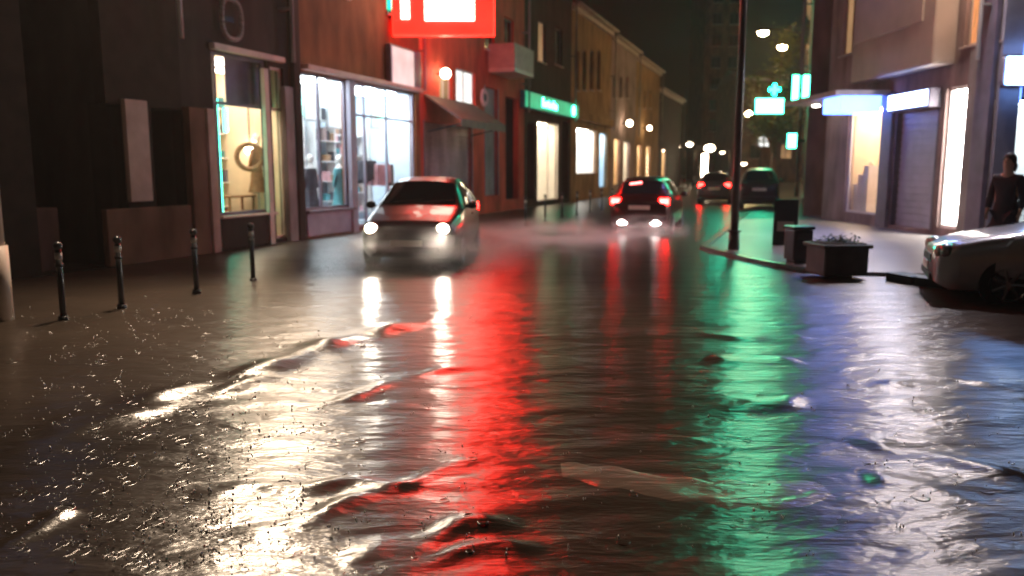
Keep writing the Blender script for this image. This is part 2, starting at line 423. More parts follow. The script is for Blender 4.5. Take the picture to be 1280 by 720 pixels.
# faded painted line just under the water, foreground right
mk_pts = [(640, 574), (700, 586), (800, 603), (900, 618), (1000, 617), (1090, 604)]
g = [ground(*p) for p in mk_pts]; cx = np.array([q.x for q in g]); cy = np.array([q.y for q in g])
uu = np.linspace(cx[0], cx[-1], 200); vv = np.linspace(-.20, .20, 16)
XM = np.repeat(uu[None, :], 16, 0); YM = np.interp(uu, cx, cy)[None, :]+vv[:, None]+.012*np.sin(uu*23)[None, :]
VV = np.repeat(vv[:, None], 200, 1)/.20+.25*np.sin(XM*9)*np.cos(XM*23)*.5
edge = np.clip((XM-XM.min())/.5, 0, 1)*np.clip((XM.max()-XM)/.5, 0, 1)
sheet('painted_line', 'wet_paint', XM, YM, lambda x, y: hgt(x, y)+.007*edge-.03*np.clip(np.abs(VV)-.6, 0, 1)-.008*(1-edge))
# pavements
def pavement(name, poly, z, kerbpts=None):
    m = MB(); m.prism([(p[0], p[1]) for p in poly], 'z', -.15, z); tag(m.build(name, 'wet_paving'), kind='structure')
KO = -3.62
pavement('pavement', [tuple(FL.w(-16, KO)[:2]), tuple(FL.w(110, KO)[:2]), tuple(FL.w(110, .3)[:2]), tuple(FL.w(-16, .3)[:2])], -.05)
def kerbrun(pts, name='kerb', wd=.14, h=.09, mt='kerb'):
    m = MB()
    for a, b in zip(pts[:-1], pts[1:]):
        a = Vector(a); b = Vector(b); d = (b-a).normalized(); n_ = Vector((-d.y, d.x))*wd/2
        q = [a-n_, b-n_, b+n_, a+n_]
        m.prism([(p.x, p.y) for p in q], 'z', -.1, h)
    return tag(m.build(name, mt), kind='structure')
kerbrun([FL.w(-16, KO-.07)[:2], FL.w(110, KO-.07)[:2]], h=-.04)
ip = [ground(880, 312), ground(905, 319), ground(940, 328), ground(975, 335), ground(1012, 341)]
isl = [(p.x, p.y) for p in ip]
far = [(isl[0][0]+DL.x*k, isl[0][1]+DL.y*k) for k in (75,)]
# right pavement polygon behind the kerb nose
pavement('pavement', [far[0], isl[0], *isl[1:], (5.0, 12.2), (6.9, 11.9), (16, 11.9), (40, 20), (60, 90)], .05)
kerbrun([far[0], *isl], wd=.16, h=.085)
k2 = [ground(1118, 350), ground(1150, 356), ground(1200, 362), ground(1270, 364)]
kerbrun([(p.x, p.y) for p in k2], wd=.30, h=.12, mt='plastic_black')

# ------------------------------------------------------------------ left row of buildings
def U(px): return FL.hit(px, 212)[0]
r = FL.rect
# B0 dark building with black passage
b0 = facade(FL, 'dark_building', 'dark brown building with black passage and pale pillars at the left edge', U(-420), U(232), 10.5, 9,
    [dict(r=r(18, 118, -60, 352), kind='void', depth=3.2, mat='render_dark'),
     dict(r=r(122, 152, 128, 330), kind='void', depth=.9), dict(r=r(188, 226, 134, 318), kind='void', depth=.9),
     dict(r=r(-260, -60, 60, 330), kind='void', depth=1)], 'render_black')
m = MB(); x0 = U(156)-U(-420); x1 = U(184)-U(-420); z1 = FL.hit(156, 124)[1]; z0 = FL.hit(170, 252)[1]
m.box(x0, x1, -.10, -.003, z0, z1, .02); m.build('pilaster', 'pier_pale', b0)
m = MB(); m.box(U(122)-U(-420), U(230)-U(-420), -.12, -.003, 0, .95, .02); m.build('plinth', 'render_brown', b0); m = MB(); m.box(U(24)-U(-420), U(92)-U(-420), .4, .7, 0, 1.0, .02); m.build('low_wall', 'render_brown', b0)
# B1 shop one
u0, u1 = U(232), U(366)
sr = r(263, 333, 62, 271)
b1 = facade(FL, 'boutique_building', 'dark plastered building with teal lit shop window and oval emblem above', u0, u1, 9.6, 9,
    [dict(r=sr, kind='shop', mat='interior_cream', lamp='lamp_soft', mull=[U(279)], depth=2.0, nr=1, ext=U(337)-U(333)-.04, trans=[2.9]),
     dict(r=r(337, 354, 82, 300), kind='shop', mat='interior_cream', lamp='lamp_soft', nl=1, depth=2.0, frame='trim', trans=[2.9]),
     dict(r=[u0+1.0, u0+2.0, 5.9, 7.6]), dict(r=[u0+3.0, u0+4.0, 5.9, 7.6])], 'render_dark')
m = MB(); z1 = FL.hit(232, 134)[1]
m.box(U(231.5)-u0, U(252)-u0, -.16, -.003, 0, z1, .02); m.build('pier', 'render_brown', b1)
MB().box(U(252)-u0+.003, U(262)-u0, -.20, -.003, 0, z1, .02).build('pier', 'pier_pale', b1)
MB().box(sr[0]-u0-.05, U(356)-u0, -.14, -.003, FL.hit(262, 60)[1]-.02, FL.hit(262, 60)[1]+.10, .02).build('string_course', 'trim', b1)
MB().box(sr[0]-u0, sr[1]-u0, -.05, -.003, .05, sr[2]-.05).build('stall_riser', 'render_dark', b1)
MB().box(sr[0]-u0-.03, sr[1]-u0+.03, -.12, .2, sr[2]-.05, sr[2]-.002, .01).build('window_sill', 'trim', b1)
MB().box(U(354.5)-u0, U(365)-u0, -.12, -.003, 0, 3.4, .02).build('pier', 'stone_grey', b1)
MB().box(U(330.5)-u0, U(336)-u0, -.10, -.003, 0, 3.7, .01).build('pier', 'trim', b1)
# oval emblem
er = r(275, 304, -8, 47, -.15); m = MB(); cx, cz = (er[0]+er[1])/2, (er[2]+er[3])/2
pts = []; n = 28
for i in range(n+1):
    a = 2*math.pi*i/n; pts.append((math.copysign(abs(math.cos(a))**.75, math.cos(a))*(er[1]-er[0])*.42, 0, math.copysign(abs(math.sin(a))**.75, math.sin(a))*(er[3]-er[2])*.46))
m.tube(pts, .045, 8)
em = thing('oval_sign', 'pale grey oval ring sign on the dark wall above the teal lit shop', 'sign', FL.w(cx, -.12, cz), FL.ang)
m.build('ring', 'stone_grey', em, True); MB().box(-.15, .15, .06, .11, -.05, .05).build('bracket', 'black_metal', em)
# B2 shop two
v0, v1 = u1, U(526)
s2a = r(375, 434, 88, 264); s2b = r(443, 519, 103, 262); s2b[3] = s2a[3]
b2 = facade(FL, 'corner_shop_building', 'rusty brown building with two wide white lit shop windows', v0, v1, 9.4, 9,
    [dict(r=s2a, kind='shop', mat='interior_white', lamp='lamp_cool', depth=2.0, mull=[U(405)], nr=1, ext=s2b[0]-s2a[1]-.04, frame='purple_frame'),
     dict(r=[s2b[0], s2b[1], .12, s2b[3]], kind='shop', mat='interior_blue', lamp='lamp_cool', depth=2.0, nl=1, mull=[U(461), U(488)], trans=[3.0], frame='panel_slate'),
     dict(r=[v0+1.4, v0+2.6, 5.8, 7.5]), dict(r=[v0+4.6, v0+5.8, 5.8, 7.5])], 'render_rust')
MB().box(.003, U(374.5)-v0, -.14, -.003, 0, 9.0, .02).build('pier', 'render_dark', b2)
MB().box(s2a[0]-v0, s2a[1]-v0, -.06, -.003, .05, s2a[2]-.08, .01).build('stall_riser', 'panel_slate', b2)
MB().box(s2a[0]-v0-.03, s2a[1]-v0+.05, -.14, .2, s2a[2]-.075, s2a[2]-.002, .01).build('window_sill', 'purple_frame', b2)
MB().box(U(435)-v0, U(442)-v0, -.12, -.003, 0, s2a[3], .01).build('pier', 'panel_slate', b2)
MB().box(s2a[0]-v0, s2b[1]-v0+.1, -.22, -.003, s2a[3]+.02, s2a[3]+.14, .02).build('string_course', 'trim', b2)
# pink fascia sign
pr = r(486, 524, 54, 106, -.14)
t = thing('fascia_sign', 'pale pink lit sign box above the right end of the white shop windows', 'sign', FL.w(pr[0], -.03, pr[2]), FL.ang)
MB().box(0, pr[1]-pr[0], -.16, 0, 0, pr[3]-pr[2], .02).build('sign_box', 'purple_frame', t)
MB().box(.06, (pr[1]-pr[0])*.72, -.19, -.163, .06, pr[3]-pr[2]-.06, .008).build('sign_face', 'pink_sign', t)
# B3 red lit building
w0, w1 = v1, U(655)
wa = r(549, 565, 84, 128); wb = r(570, 594, 84, 128)
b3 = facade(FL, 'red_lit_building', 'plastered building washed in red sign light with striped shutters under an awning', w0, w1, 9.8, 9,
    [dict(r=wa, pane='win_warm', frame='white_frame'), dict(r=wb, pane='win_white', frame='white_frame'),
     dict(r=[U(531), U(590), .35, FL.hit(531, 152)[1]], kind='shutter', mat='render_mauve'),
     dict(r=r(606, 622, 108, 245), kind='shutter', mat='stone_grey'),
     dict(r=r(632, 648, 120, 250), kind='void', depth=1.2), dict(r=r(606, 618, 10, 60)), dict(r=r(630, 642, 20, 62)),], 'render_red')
aw = thing('awning', 'dark sloping fabric awning over the grey striped shutters', 'awning', FL.w(U(531)), FL.ang)
L_ = U(590)-U(531); zt = FL.hit(531, 118)[1]
m = MB(); m.prism([(-.02, zt), (-1.25, zt-.75), (-1.25, zt-.98), (-1.21, zt-.98), (-1.21, zt-.80), (-.02, zt-.05)], 'x', 0, L_); m.build('canopy', 'awning', aw)
for x in (.2, L_-.2): m = MB(); m.cyl((x, -.02, zt-1.1), (x, -1.2, zt-.86), .02); m.build('support_arm', 'black_metal', aw)
# small white wall lamp and round sign on B3
for (px, py, lb, mt, rr) in ((557, 92, 'small round lit lamp above the left warm window', 'lamp_warm', .16), (592, 147, 'tiny round lamp at the awning edge', 'lamp_warm', .09)):
    u_, z_ = FL.hit(px, py, -.3); t = thing('wall_lamp', lb, 'wall lamp', FL.w(u_, 0, z_), FL.ang)
    MB().cyl((0, 0, 0), (0, -.25, 0), .025).build('bracket', 'black_metal', t); MB().sph((0, -.3, 0), rr).build('globe', mt, t, True)
u_, z_ = FL.hit(606, 122, -.25)
t = thing('round_sign', 'pink and white round sign fixed beside the red lit windows', 'sign', FL.w(u_, -.2, z_), FL.ang)
MB().cyl((0, 0, 0), (0, -.06, 0), .30, n=28).build('disc', 'cloth_pink', t); MB().cyl((0, -.062, 0), (0, -.07, 0), .14, n=20).build('emblem', 'cloth_dark', t)
MB().cyl((0, .2, 0), (0, 0, 0), .02).build('bracket', 'black_metal', t)
# projecting red lightbox with white panel, facing down the street to the camera
def facing_sign(name, label, cat, pxl, pxr, pyt, pyb, Y, face, box='black_metal', depth=.25, inset=None, inmat=None, back=True):
    a = at(pxl, pyt, Y); b = at(pxr, pyb, Y)
    t = thing(name, label, cat, (a.x, Y, b.z)); W = b.x-a.x; H = a.z-b.z
    MB().box(0, W, .02, depth, 0, H, .02).build('sign_box', box, t)
    MB().box(.04, W-.04, -.01, .017, .04, H-.04, .004).build('sign_face', face, t)
    if inset:
        for q in inset:
            a2 = at(q[0], q[2], Y); b2_ = at(q[1], q[3], Y)
            MB().box(a2.x-a.x, b2_.x-a.x, -.05, -.013, b2_.z-b.z, a2.z-b.z, .01).build('lit_panel', inmat, t)
    return t, W, H
Yr = FL.w(U(488)).y
rs_, W_, H_ = facing_sign('red_lightbox_sign', 'large glowing red lightbox sign with white panel projecting from the facade', 'sign', 488, 618, -70, 44, Yr, 'red_sign', 'red_side', .3,
    [(530, 593, -60, 26), (500, 512, -60, 24)], 'white_sign')
for z in (.5, H_-.5): MB().box(-.5, 0, .1, .2, z-.05, z+.05).build('bracket', 'black_metal', rs_)
# tall red LED column out of view, added to feed the red water streak
a = at(556, -40, 25.5); b = at(634, -260, 25.5)
t = thing('added_red_led', 'added tall red LED panel out of view above the red lightbox', 'sign', (a.x, 25.5, a.z))
MB().box(0, b.x-a.x, .02, .3, 0, b.z-a.z, .03).build('sign_box', 'black_metal', t); MB().box(.06, b.x-a.x-.06, -.02, .017, .06, b.z-a.z-.06, .01).build('sign_face', 'red_strong', t)
MB().box(-.03, .0, -.9, .3, 0, b.z-a.z).build('added_visor', 'black_metal', t); MB().box(b.x-a.x, b.x-a.x+.03, -1.0, .3, 0, b.z-a.z).build('added_visor', 'black_metal', t)  # side fins added to keep red light off the corner bay
for z in (.4, b.z-a.z-.5): MB().box(-.9, 0, .12, .22, z, z+.1).build('bracket', 'black_metal', t)

# B4 green sign building
x0_, x1_ = w1, U(713)
b4 = facade(FL, 'pharmacy_building', 'dark brown building carrying a long green lit shop sign', x0_, x1_, 10.2, 9,
    [dict(r=r(672, 700, 150, 252), kind='shop', mat='interior_white', lamp='lamp_warm', depth=2.0, mull=[U(687)], frame='white_frame'),
     dict(r=r(703, 711, 150, 250), kind='void', depth=1), dict(r=r(659, 668, 152, 250), kind='void', depth=.6),
     dict(r=r(673, 682, 25, 76), pane='win_warm', frame='trim'), dict(r=r(694, 703, 32, 80))], 'render_dark')
gr = r(656, 723, 112, 134, -.25)
t = thing('green_fascia_sign', 'long green lit fascia sign with pale lettering and round white logo', 'sign', FL.w(gr[0], -.05, gr[2]), FL.ang)
W = gr[1]-gr[0]; H = gr[3]-gr[2]
MB().box(0, W, -.2, 0, 0, H, .02).build('sign_box', 'cloth_teal', t); MB().box(.05, W-.05, -.23, -.203, .04, H-.04).build('sign_face', 'green_sign', t)
m = MB(); xx = W*.27
for i, (hh, ww) in enumerate(((.95, .22), (.6, .3), (.75, .18), (.6, .3), (.85, .2), (.6, .34))):
    m.box(xx, xx+ww*.9, -.255, -.233, H*.25, H*(.25+.6*hh), .01); xx += ww*1.25+.08
m.build('lettering', 'mint', t)
MB().cyl((W*.88, -.232, H*.5), (W*.88, -.27, H*.5), H*.36, n=24).build('logo_disc', 'mint', t)
# balcony left of it
br = r(640, 668, 60, 84, -.9)
t = thing('balcony', 'pale lit concrete balcony on the dark wall above the green sign', 'balcony', FL.w(br[0], 0, br[2]), FL.ang)
m = MB(); m.box(0, 2.2, -1.0, 0, -.15, 0, .02); m.build('slab', 'trim', t)
m = MB(); m.box(0, 2.2, -1.0, -.93, 0, .85, .02); m.box(0, .07, -.93, 0, 0, .85); m.box(2.13, 2.2, -.93, 0, 0, .85); m.build('parapet', 'pier_pale', t)
# B5 ochre
y0_, y1_ = x1_, U(762)
ocw = [dict(r=r(a, b, 62, 112)) for a, b in ((719, 724), (729, 733), (738, 742), (747, 751))]
b5 = facade(FL, 'ochre_building', 'ochre plastered building with narrow tall windows and two bright shopfronts', y0_, y1_, 9.6, 9,
    ocw+[dict(r=r(721, 747, 158, 218), kind='shop', mat='interior_white', lamp='lamp_white', depth=2.0, frame='dark_frame'),
         dict(r=r(750, 760, 165, 235), kind='shop', mat='interior_blue', lamp='lamp_cool', depth=2.0, frame='dark_frame')], 'render_ochre')
MB().box(0.01, y1_-y0_-.01, -.25, -.003, 4.1, 4.5, .03).build('string_course', 'render_ochre', b5)
z0_, z1_ = y1_, U(793)
b6 = facade(FL, 'tan_building', 'tan plastered building with dim shopfronts between ochre and farther houses', z0_, z1_, 9.4, 9,
    [dict(r=r(a, b, 95, 122), pane='dark_pane') for a, b in ((767, 770), (775, 778), (783, 786))] +
    [dict(r=r(768, 776, 172, 232), kind='shop', mat='interior_cream', lamp='lamp_warm', depth=2), dict(r=r(780, 788, 176, 232), kind='shop', mat='interior_white', lamp='lamp_warm', depth=2)], 'render_mauve')
b7 = facade(FL, 'brown_building', 'brown plastered house at the far end of the left row', z1_, U(822), 9.2, 9,
    [dict(r=r(a, b, 112, 135)) for a, b in ((798, 800), (805, 807), (812, 814))] +
    [dict(r=r(797, 803, 180, 228), kind='shop', mat='interior_cream', lamp='lamp_warm', depth=2), dict(r=r(808, 814, 182, 228), kind='shop', mat='interior_cream', lamp='lamp_warm', depth=2)], 'render_ochre')
b8 = facade(FL, 'far_building', 'dark terrace beyond the left row deep in the street', U(822), U(850), 8.0, 9,
    [dict(r=r(828, 834, 186, 222), kind='shop', mat='interior_cream', lamp='lamp_warm', depth=2)], 'render_dark')
# blind sign blobs / lamps on far left row
for px, py, rr, lb in ((787, 154, .19, 'round white wall lamp on the tan building'), (812, 160, .16, 'round white wall lamp on the farthest brown house')):
    u_, z_ = FL.hit(px, py, -.5); t = thing('wall_lamp', lb, 'wall lamp', FL.w(u_, 0, z_), FL.ang)
    MB().cyl((0, 0, 0), (0, -.45, 0), .04).build('bracket', 'black_metal', t); MB().sph((0, -.5, 0), rr).build('globe', 'lamp_warm', t, True)

# ------------------------------------------------------------------ right corner building
def V(px): return FR.hit(px, 212)[0]
q = FR.rect
LR = 9.8
ra = facade(FR, 'corner_building', 'corner building with beige clad bay above lit shopfronts and roller shutter', V(1030), LR, 10.5, 8,
    [dict(r=[V(1057), V(1098), .35, FR.hit(1057, 138)[1]], kind='shop', mat='interior_cream', lamp='lamp_warm', depth=1.6, frame='white_frame'),
     dict(r=[V(1118), V(1168), .15, FR.hit(1118, 142)[1]], kind='shutter'),
     dict(r=[V(1176), V(1202), .25, FR.hit(1176, 112)[1]], kind='shop', mat='interior_white', lamp='lamp_white', depth=.6, frame='white_frame'),
     dict(r=[V(1192), V(1221), FR.hit(1192, 62)[1], 7.6], pane='curtain_orange', frame='trim'),
     dict(r=[V(1043), V(1060), 5.0, 8.5], pane='win_warm', frame='wood')], 'render_mauve', sides=(True, False))
X0 = V(1030)
bz = FR.hit(1082, 108, -.35)[1]
MB().box(V(1080)-X0, V(1184)-X0, -.55, -.003, bz+.12, 9.8, .06).build('bay', 'beige_clad', ra)
MB().box(V(1084)-X0, V(1170)-X0, -.60, -.553, bz+1.15, 6.6, .03).build('bay_panel', 'beige_clad', ra)
MB().box(V(1102)-X0, V(1115)-X0, -.10, -.003, .05, 3.6, .02).build('pier', 'purple_frame', ra)
MB().box(V(1204)-X0, V(1222)-X0, -.06, -.003, .05, 4.2, .02).build('pier', 'stone_grey', ra)
MB().box(LR-X0-.55, LR-X0-.003, -.12, -.003, .05, 9.8, .02).build('pier', 'purple_frame', ra)
# bright vertical light panel beside window
MB().box(V(1178)-X0, V(1200)-X0, .40, .45, .4, 4.0).build('backlit_panel', 'lamp_white', ra)
# canopy
t = thing('entrance_canopy', 'thin pale flat canopy slab jutting over the cream lit shop window', 'canopy', FR.w(V(1034), 0, 3.55), FR.ang)
m = MB(); m.box(0, V(1108)-V(1034), -1.5, -.01, 0, .14, .02); m.build('slab', 'trim', t)
MB().cyl((.6, -.7, 0), (.6, -.7, -.05), .10, n=16).cyl((V(1108)-V(1034)-.7, -.7, 0), (V(1108)-V(1034)-.7, -.7, -.05), .10, n=16).build('added_downlight', 'lamp_white', t)  # downlights added to brighten the storefront below
MB().box(V(1100)-V(1034)-.9, V(1108)-V(1034)-.1, -1.3, -.2, -.42, -.006, .02).build('fascia', 'blue_sign', t)
sg = q(1117, 1168, 120, 142, -.2)
t = thing('shop_sign', 'white lit box sign directly above the grey roller shutter', 'sign', FR.w(sg[0], -.03, sg[2]+.03), FR.ang)
MB().box(0, sg[1]-sg[0], -.3, 0, 0, sg[3]-sg[2], .02).build('sign_box', 'purple_frame', t)
MB().box(.05, sg[1]-sg[0]-.05, -.33, -.303, .05, sg[3]-sg[2]-.05, .01).build('sign_face', 'cool_sign', t)
t = thing('added_blue_led', 'added blue LED panel out of view high on the beige clad bay', 'sign', FR.w(V(1090), -.62, 7.6), FR.ang)  # unseen panel added for lavender reflections on the right
MB().box(0, 2.4, -.25, 0, 0, .5, .03).build('sign_box', 'black_metal', t); MB().box(.06, 2.34, -.29, -.253, .06, .44, .01).build('sign_face', glow('added_blue_glow', (.22, .32, 1), 48), t)
# south front facing camera
s = FS.rect
rb = facade(FS, 'side_building', 'grey front wall with orange curtained window beside the corner building', .01, 9, 10.2, 8,
    [dict(r=[s(1254, 1300, -80, 50)[0], s(1254, 1300, -80, 50)[0]+1.5, s(1254, 1300, -80, 50)[2], 7.2], pane='curtain_orange', frame='white_frame'),
     dict(r=[s(1268, 1300, 120, 290)[0], s(1268, 1300, 120, 290)[0]+1.6, .2, 3.1], kind='shop', mat='interior_white', lamp='lamp_cool', depth=1.6, frame='dark_frame')], 'stone_grey', sides=(False, True))
MB().box(.0, .45, -.10, -.003, .05, 9.6, .02).build('pier', 'panel_slate', rb)
a = s(1258, 1320, 68, 108, -.3)
t = thing('round_lit_sign', 'glowing pale cyan rounded sign on the grey front wall at the right edge', 'sign', FS.w(a[0], -.04, a[2]), FS.ang)
MB().box(0, 1.5, -.22, 0, 0, a[3]-a[2], .12).build('sign_box', 'panel_slate', t); MB().box(.04, 1.46, -.27, -.223, .04, a[3]-a[2]-.04, .02).build('sign_face', 'cyan_sign', t)
t = thing('neon_strip', 'thin vertical blue light strip on the corner pier', 'light strip', FS.w(.47, -.02, 3.0), FS.ang)
MB().box(-.03, .03, -.05, 0, 0, 1.6, .01).build('tube', 'blue_sign', t); MB().box(-.05, .05, -.01, .01, -.03, 1.63).build('backplate', 'black_metal', t)

lz = at(1196, -70, 18.2)
t = thing('wall_lamp', 'added orange lamp out of view on the corner building above the curtained window', 'wall lamp', FR.w(FR.hit(1196, 212, -.9)[0], 0, 7.9), FR.ang)  # unseen lamp added to light the bay and its orange reflection
MB().tube([(0, -.02, 0), (0, -.5, .25), (0, -1.0, .2)], .03).build('bracket', 'black_metal', t, True)
MB().sph((0, -1.0, .14), .22, (1, 1, .4)).build('lamp_housing', 'black_metal', t, True); MB().sph((0, -1.0, .06), .13, (1, 1, .8)).build('globe', glow('orange_bulb', (1, .74, .55), 700), t, True)

l = bpy.data.lights.new('added_wall_fill', 'SPOT'); l.energy = 900; l.spot_size = R(110); l.spot_blend = .9; l.color = (.86, .84, 1); l.shadow_soft_size = .3  # added lavender fill aimed at the right pavement
pl_ = FR.w(FR.hit(1196, 212, -.9)[0], -1.0, 7.8); o_ = bpy.data.objects.new('added_wall_fill', l); C.objects.link(o_); o_.location = pl_
o_.rotation_euler = (Vector((7.0, 14.0, 0))-pl_).to_track_quat('-Z', 'Y').to_euler()
# right row beyond, receding up the street
FQ = Fr(9.9+DL.x*75, 27.3+DL.y*75, -DL.x, -DL.y)
cuts = [0, 16, 31, 44, 55, 64, 75]
names = [('pale_terrace', 'pale terrace house farthest away on the right row', 'render_mauve', 9), ('tan_terrace', 'tan terrace house near the far end of the right row', 'render_ochre', 11), ('grey_terrace', 'grey terrace house midway on the right row', 'stone_grey', 10),
         ('brown_terrace', 'brown terrace house beyond the green glowing signs', 'render_brown', 12), ('dark_terrace', 'dark terrace house behind the green glowing signs', 'render_dark', 11), ('narrow_building', 'dark house adjoining the corner building up the street', 'render_brown', 12)]
for (a, b), (nm, lb, mt, hh) in zip(zip(cuts[:-1], cuts[1:]), names):
    ops = []; k = a+1
    while k+1.2 < b:
        ops.append(dict(r=[k, k+1.0, 5.2, 7.0], pane='dark_pane')); ops.append(dict(r=[k, k+1.6, .6, 2.8], pane='win_warm' if random.random() < .5 else 'dark_pane')); k += 3
    facade(FQ, nm, lb, a, b-.02, hh, 8, ops, mt)
# end of street
FE = Fr(28.5, 104, 1, 0)
facade(FE, 'end_building', 'dim brown apartment block closing the far end of the street', 0, 14, 13, 10,
    [dict(r=[2+4*i, 3.4+4*i, 3+3.2*j, 4.8+3.2*j], pane='win_warm' if (i*3+j*5) % 7 == 3 else 'dark_pane') for i in range(3) for j in range(3)], 'render_brown')
FE2 = Fr(27.5, 118, 1, 0)
facade(FE2, 'tower_block', 'faint grey tower block rising above the end of the street', 0, 5.5, 34, 10,
    [dict(r=[1+2.4*i, 2.4+2.4*i, 4+3*j, 5.6+3*j], pane='dark_pane') for i in range(2) for j in range(9)], 'render_brown')

# ------------------------------------------------------------------ lit signs up the street on the right
t, W, H = facing_sign('mint_box_sign', 'bright mint white box sign glowing green above the far cars', 'sign', 944, 980, 122, 143, 36, 'mint', 'cloth_teal')
MB().box(W, at(1003, 130, 36).x-at(944, 130, 36).x, .08, .14, H*.45, H*.55).build('bracket', 'black_metal', t)
a = at(968, 112, 35.6)
t = thing('green_cross_sign', 'green glowing cross sign just above the mint box sign', 'sign', (a.x, 35.6, a.z))
m = MB(); m.box(-.09, .09, .0, .12, -.26, .26, .01); m.box(-.26, .26, .003, .117, -.09, .09, .01); m.build('cross', 'black_metal', t)
m = MB(); m.box(-.07, .07, -.04, -.004, -.24, .24); m.box(-.24, .24, -.038, -.006, -.07, .07); m.build('cross_face', 'green_strong', t)
MB().box(.26, at(1003, 130, 36).x-a.x, .03, .09, -.03, .03).build('bracket', 'black_metal', t)
t, W, H = facing_sign('added_green_led', 'added broad green LED panel out of view above the mint box sign', 'sign', 934, 984, -150, -24, 37, 'green_added', 'black_metal')  # unseen panel added to feed the green streak on the water
for z in (.5, H-.5): MB().box(W, W+1.3, .05, .15, z-.05, z+.05).build('bracket', 'black_metal', t)
t, W, H = facing_sign('double_lightbox', 'tall white lightbox of two panels against the dark house', 'sign', 989, 1019, 92, 131, 30, 'dark_frame', 'black_metal', .2,
    [(991, 1000.5, 94, 129), (1004, 1017.5, 94, 129)], 'mint')
MB().box(W, W+.5, .05, .12, H*.4, H*.6).build('bracket', 'black_metal', t)
t, W, H = facing_sign('small_lit_sign', 'small teal white sign hanging low at the right row', 'sign', 984, 996, 166, 186, 38, 'mint', 'cloth_teal')
MB().box(W, W+.5, .05, .12, H*.4, H*.6).build('bracket', 'black_metal', t)
t, W, H = facing_sign('tiny_window_sign', 'tiny pale double panel sign below the mint box sign', 'sign', 947, 963, 170, 184, 70, 'dark_frame', 'black_metal', .2, [(949, 954, 171, 183), (956, 961, 171, 183)], 'win_white')
MB().box(W, W+6, .05, .12, H*.4, H*.6).build('bracket', 'black_metal', t)

# street lamps
def street_lamp(label, head, base_xy, arm_to, r_=.16, glowm='sodium'):
    x, y = base_xy; hx, hy, hz = head
    t = thing('street_lamp', label, 'street lamp', (x, y, 0), 0, 'street lamps along the street')
    MB().cyl((0, 0, 0), (0, 0, hz-.1), .09, .06).cyl((0, 0, 0), (0, 0, .9), .12).build('pole', 'pole_metal', t, True)
    MB().tube([(0, 0, hz-.12), ((hx-x)*.5, (hy-y)*.5, hz+.18), (hx-x, hy-y, hz+.12)], .04).build('arm', 'pole_metal', t, True)
    MB().sph((hx-x, hy-y, hz+.07), .34, (1, .8, .35)).build('lamp_housing', 'black_metal', t, True)
    MB().sph((hx-x, hy-y, hz-.02), r_, (1.2, 1, .8)).build('lamp_glass', glowm, t, True)
    return t
h1 = at(954, 40, 46); h2 = at(978, 58, 55); h3 = at(936, 142, 90); h4 = at(887, 185, 80)
street_lamp('nearer yellow street lamp, the highest lit lamp over the street', h1, (h1.x+2.4, 46.3), None, .24)
street_lamp('second yellow street lamp just right of and below the highest', h2, (h2.x+1.9, 55.3), None, .26)
street_lamp('small far street lamp left of the mint box sign', h3, (h3.x+1.5, 90), None, .30)
street_lamp('low white street lamp above the far left car', h4, (h4.x-1.5, 80), None, .42, 'lamp_warm')
for i, (px, py, Y, rr) in enumerate(((862, 180, 88, .28), (848, 184, 95, .25), (930, 204, 80, .22), (903, 190, 92, .2))):
    a = at(px, py, Y)
    t = street_lamp(['faint far lamp left of the low white lamp', 'faintest far lamp at the end of the left row', 'small pale lamp right of the tall dark pole', 'tiny pale lamp between low white lamp and pole'][i], a, (a.x+.8, Y), None, rr, 'lamp_warm')
t, W, H = facing_sign('vertical_banner_light', 'narrow bright white vertical light panel above the far left car', 'sign', 877, 884, 192, 228, 75, 'lamp_warm')
# pale pole at the left edge; unseen lit head added for ground light
lp = ground(5, 400)
t = thing('street_lamp', 'pale post with blue plate and added lamp head at the left edge of the picture', 'street lamp', (lp.x, lp.y, 0), 0, 'street lamps along the street')
MB().cyl((0, 0, 0), (0, 0, 7.2), .075, .055).cyl((0, 0, 0), (0, 0, .8), .10).build('pole', 'pale_pole', t, True)
MB().tube([(0, 0, 7.15), (.5, 1.0, 7.6), (1.25, 2.5, 7.6)], .045).build('arm', 'pale_pole', t, True)
MB().sph((1.3, 2.6, 7.58), .34, (1, .8, .35)).build('lamp_housing', 'black_metal', t, True)
MB().sph((1.3, 2.6, 7.50), .14, (1.2, 1, .6)).build('lamp_glass', glow('warm_bulb', (1, .72, .50), 110), t, True)
MB().box(-.22, .22, -.10, -.08, 3.0, 3.55, .01).build('plate', glow('plate_glow', (.30, .42, .8), 1.2), t)
l = bpy.data.lights.new('added_ground_fill', 'SPOT'); l.energy = 2900; l.spot_size = R(92); l.spot_blend = .9; l.color = (1, .76, .54); l.shadow_soft_size = .35  # added spot aimed to brighten the left foreground
o_ = bpy.data.objects.new('added_ground_fill', l); C.objects.link(o_); o_.location = (lp.x+1.3, lp.y+2.6, 7.35)
o_.rotation_euler = (Vector((-3.0, 6.8, 0))-o_.location).to_track_quat('-Z', 'Y').to_euler()
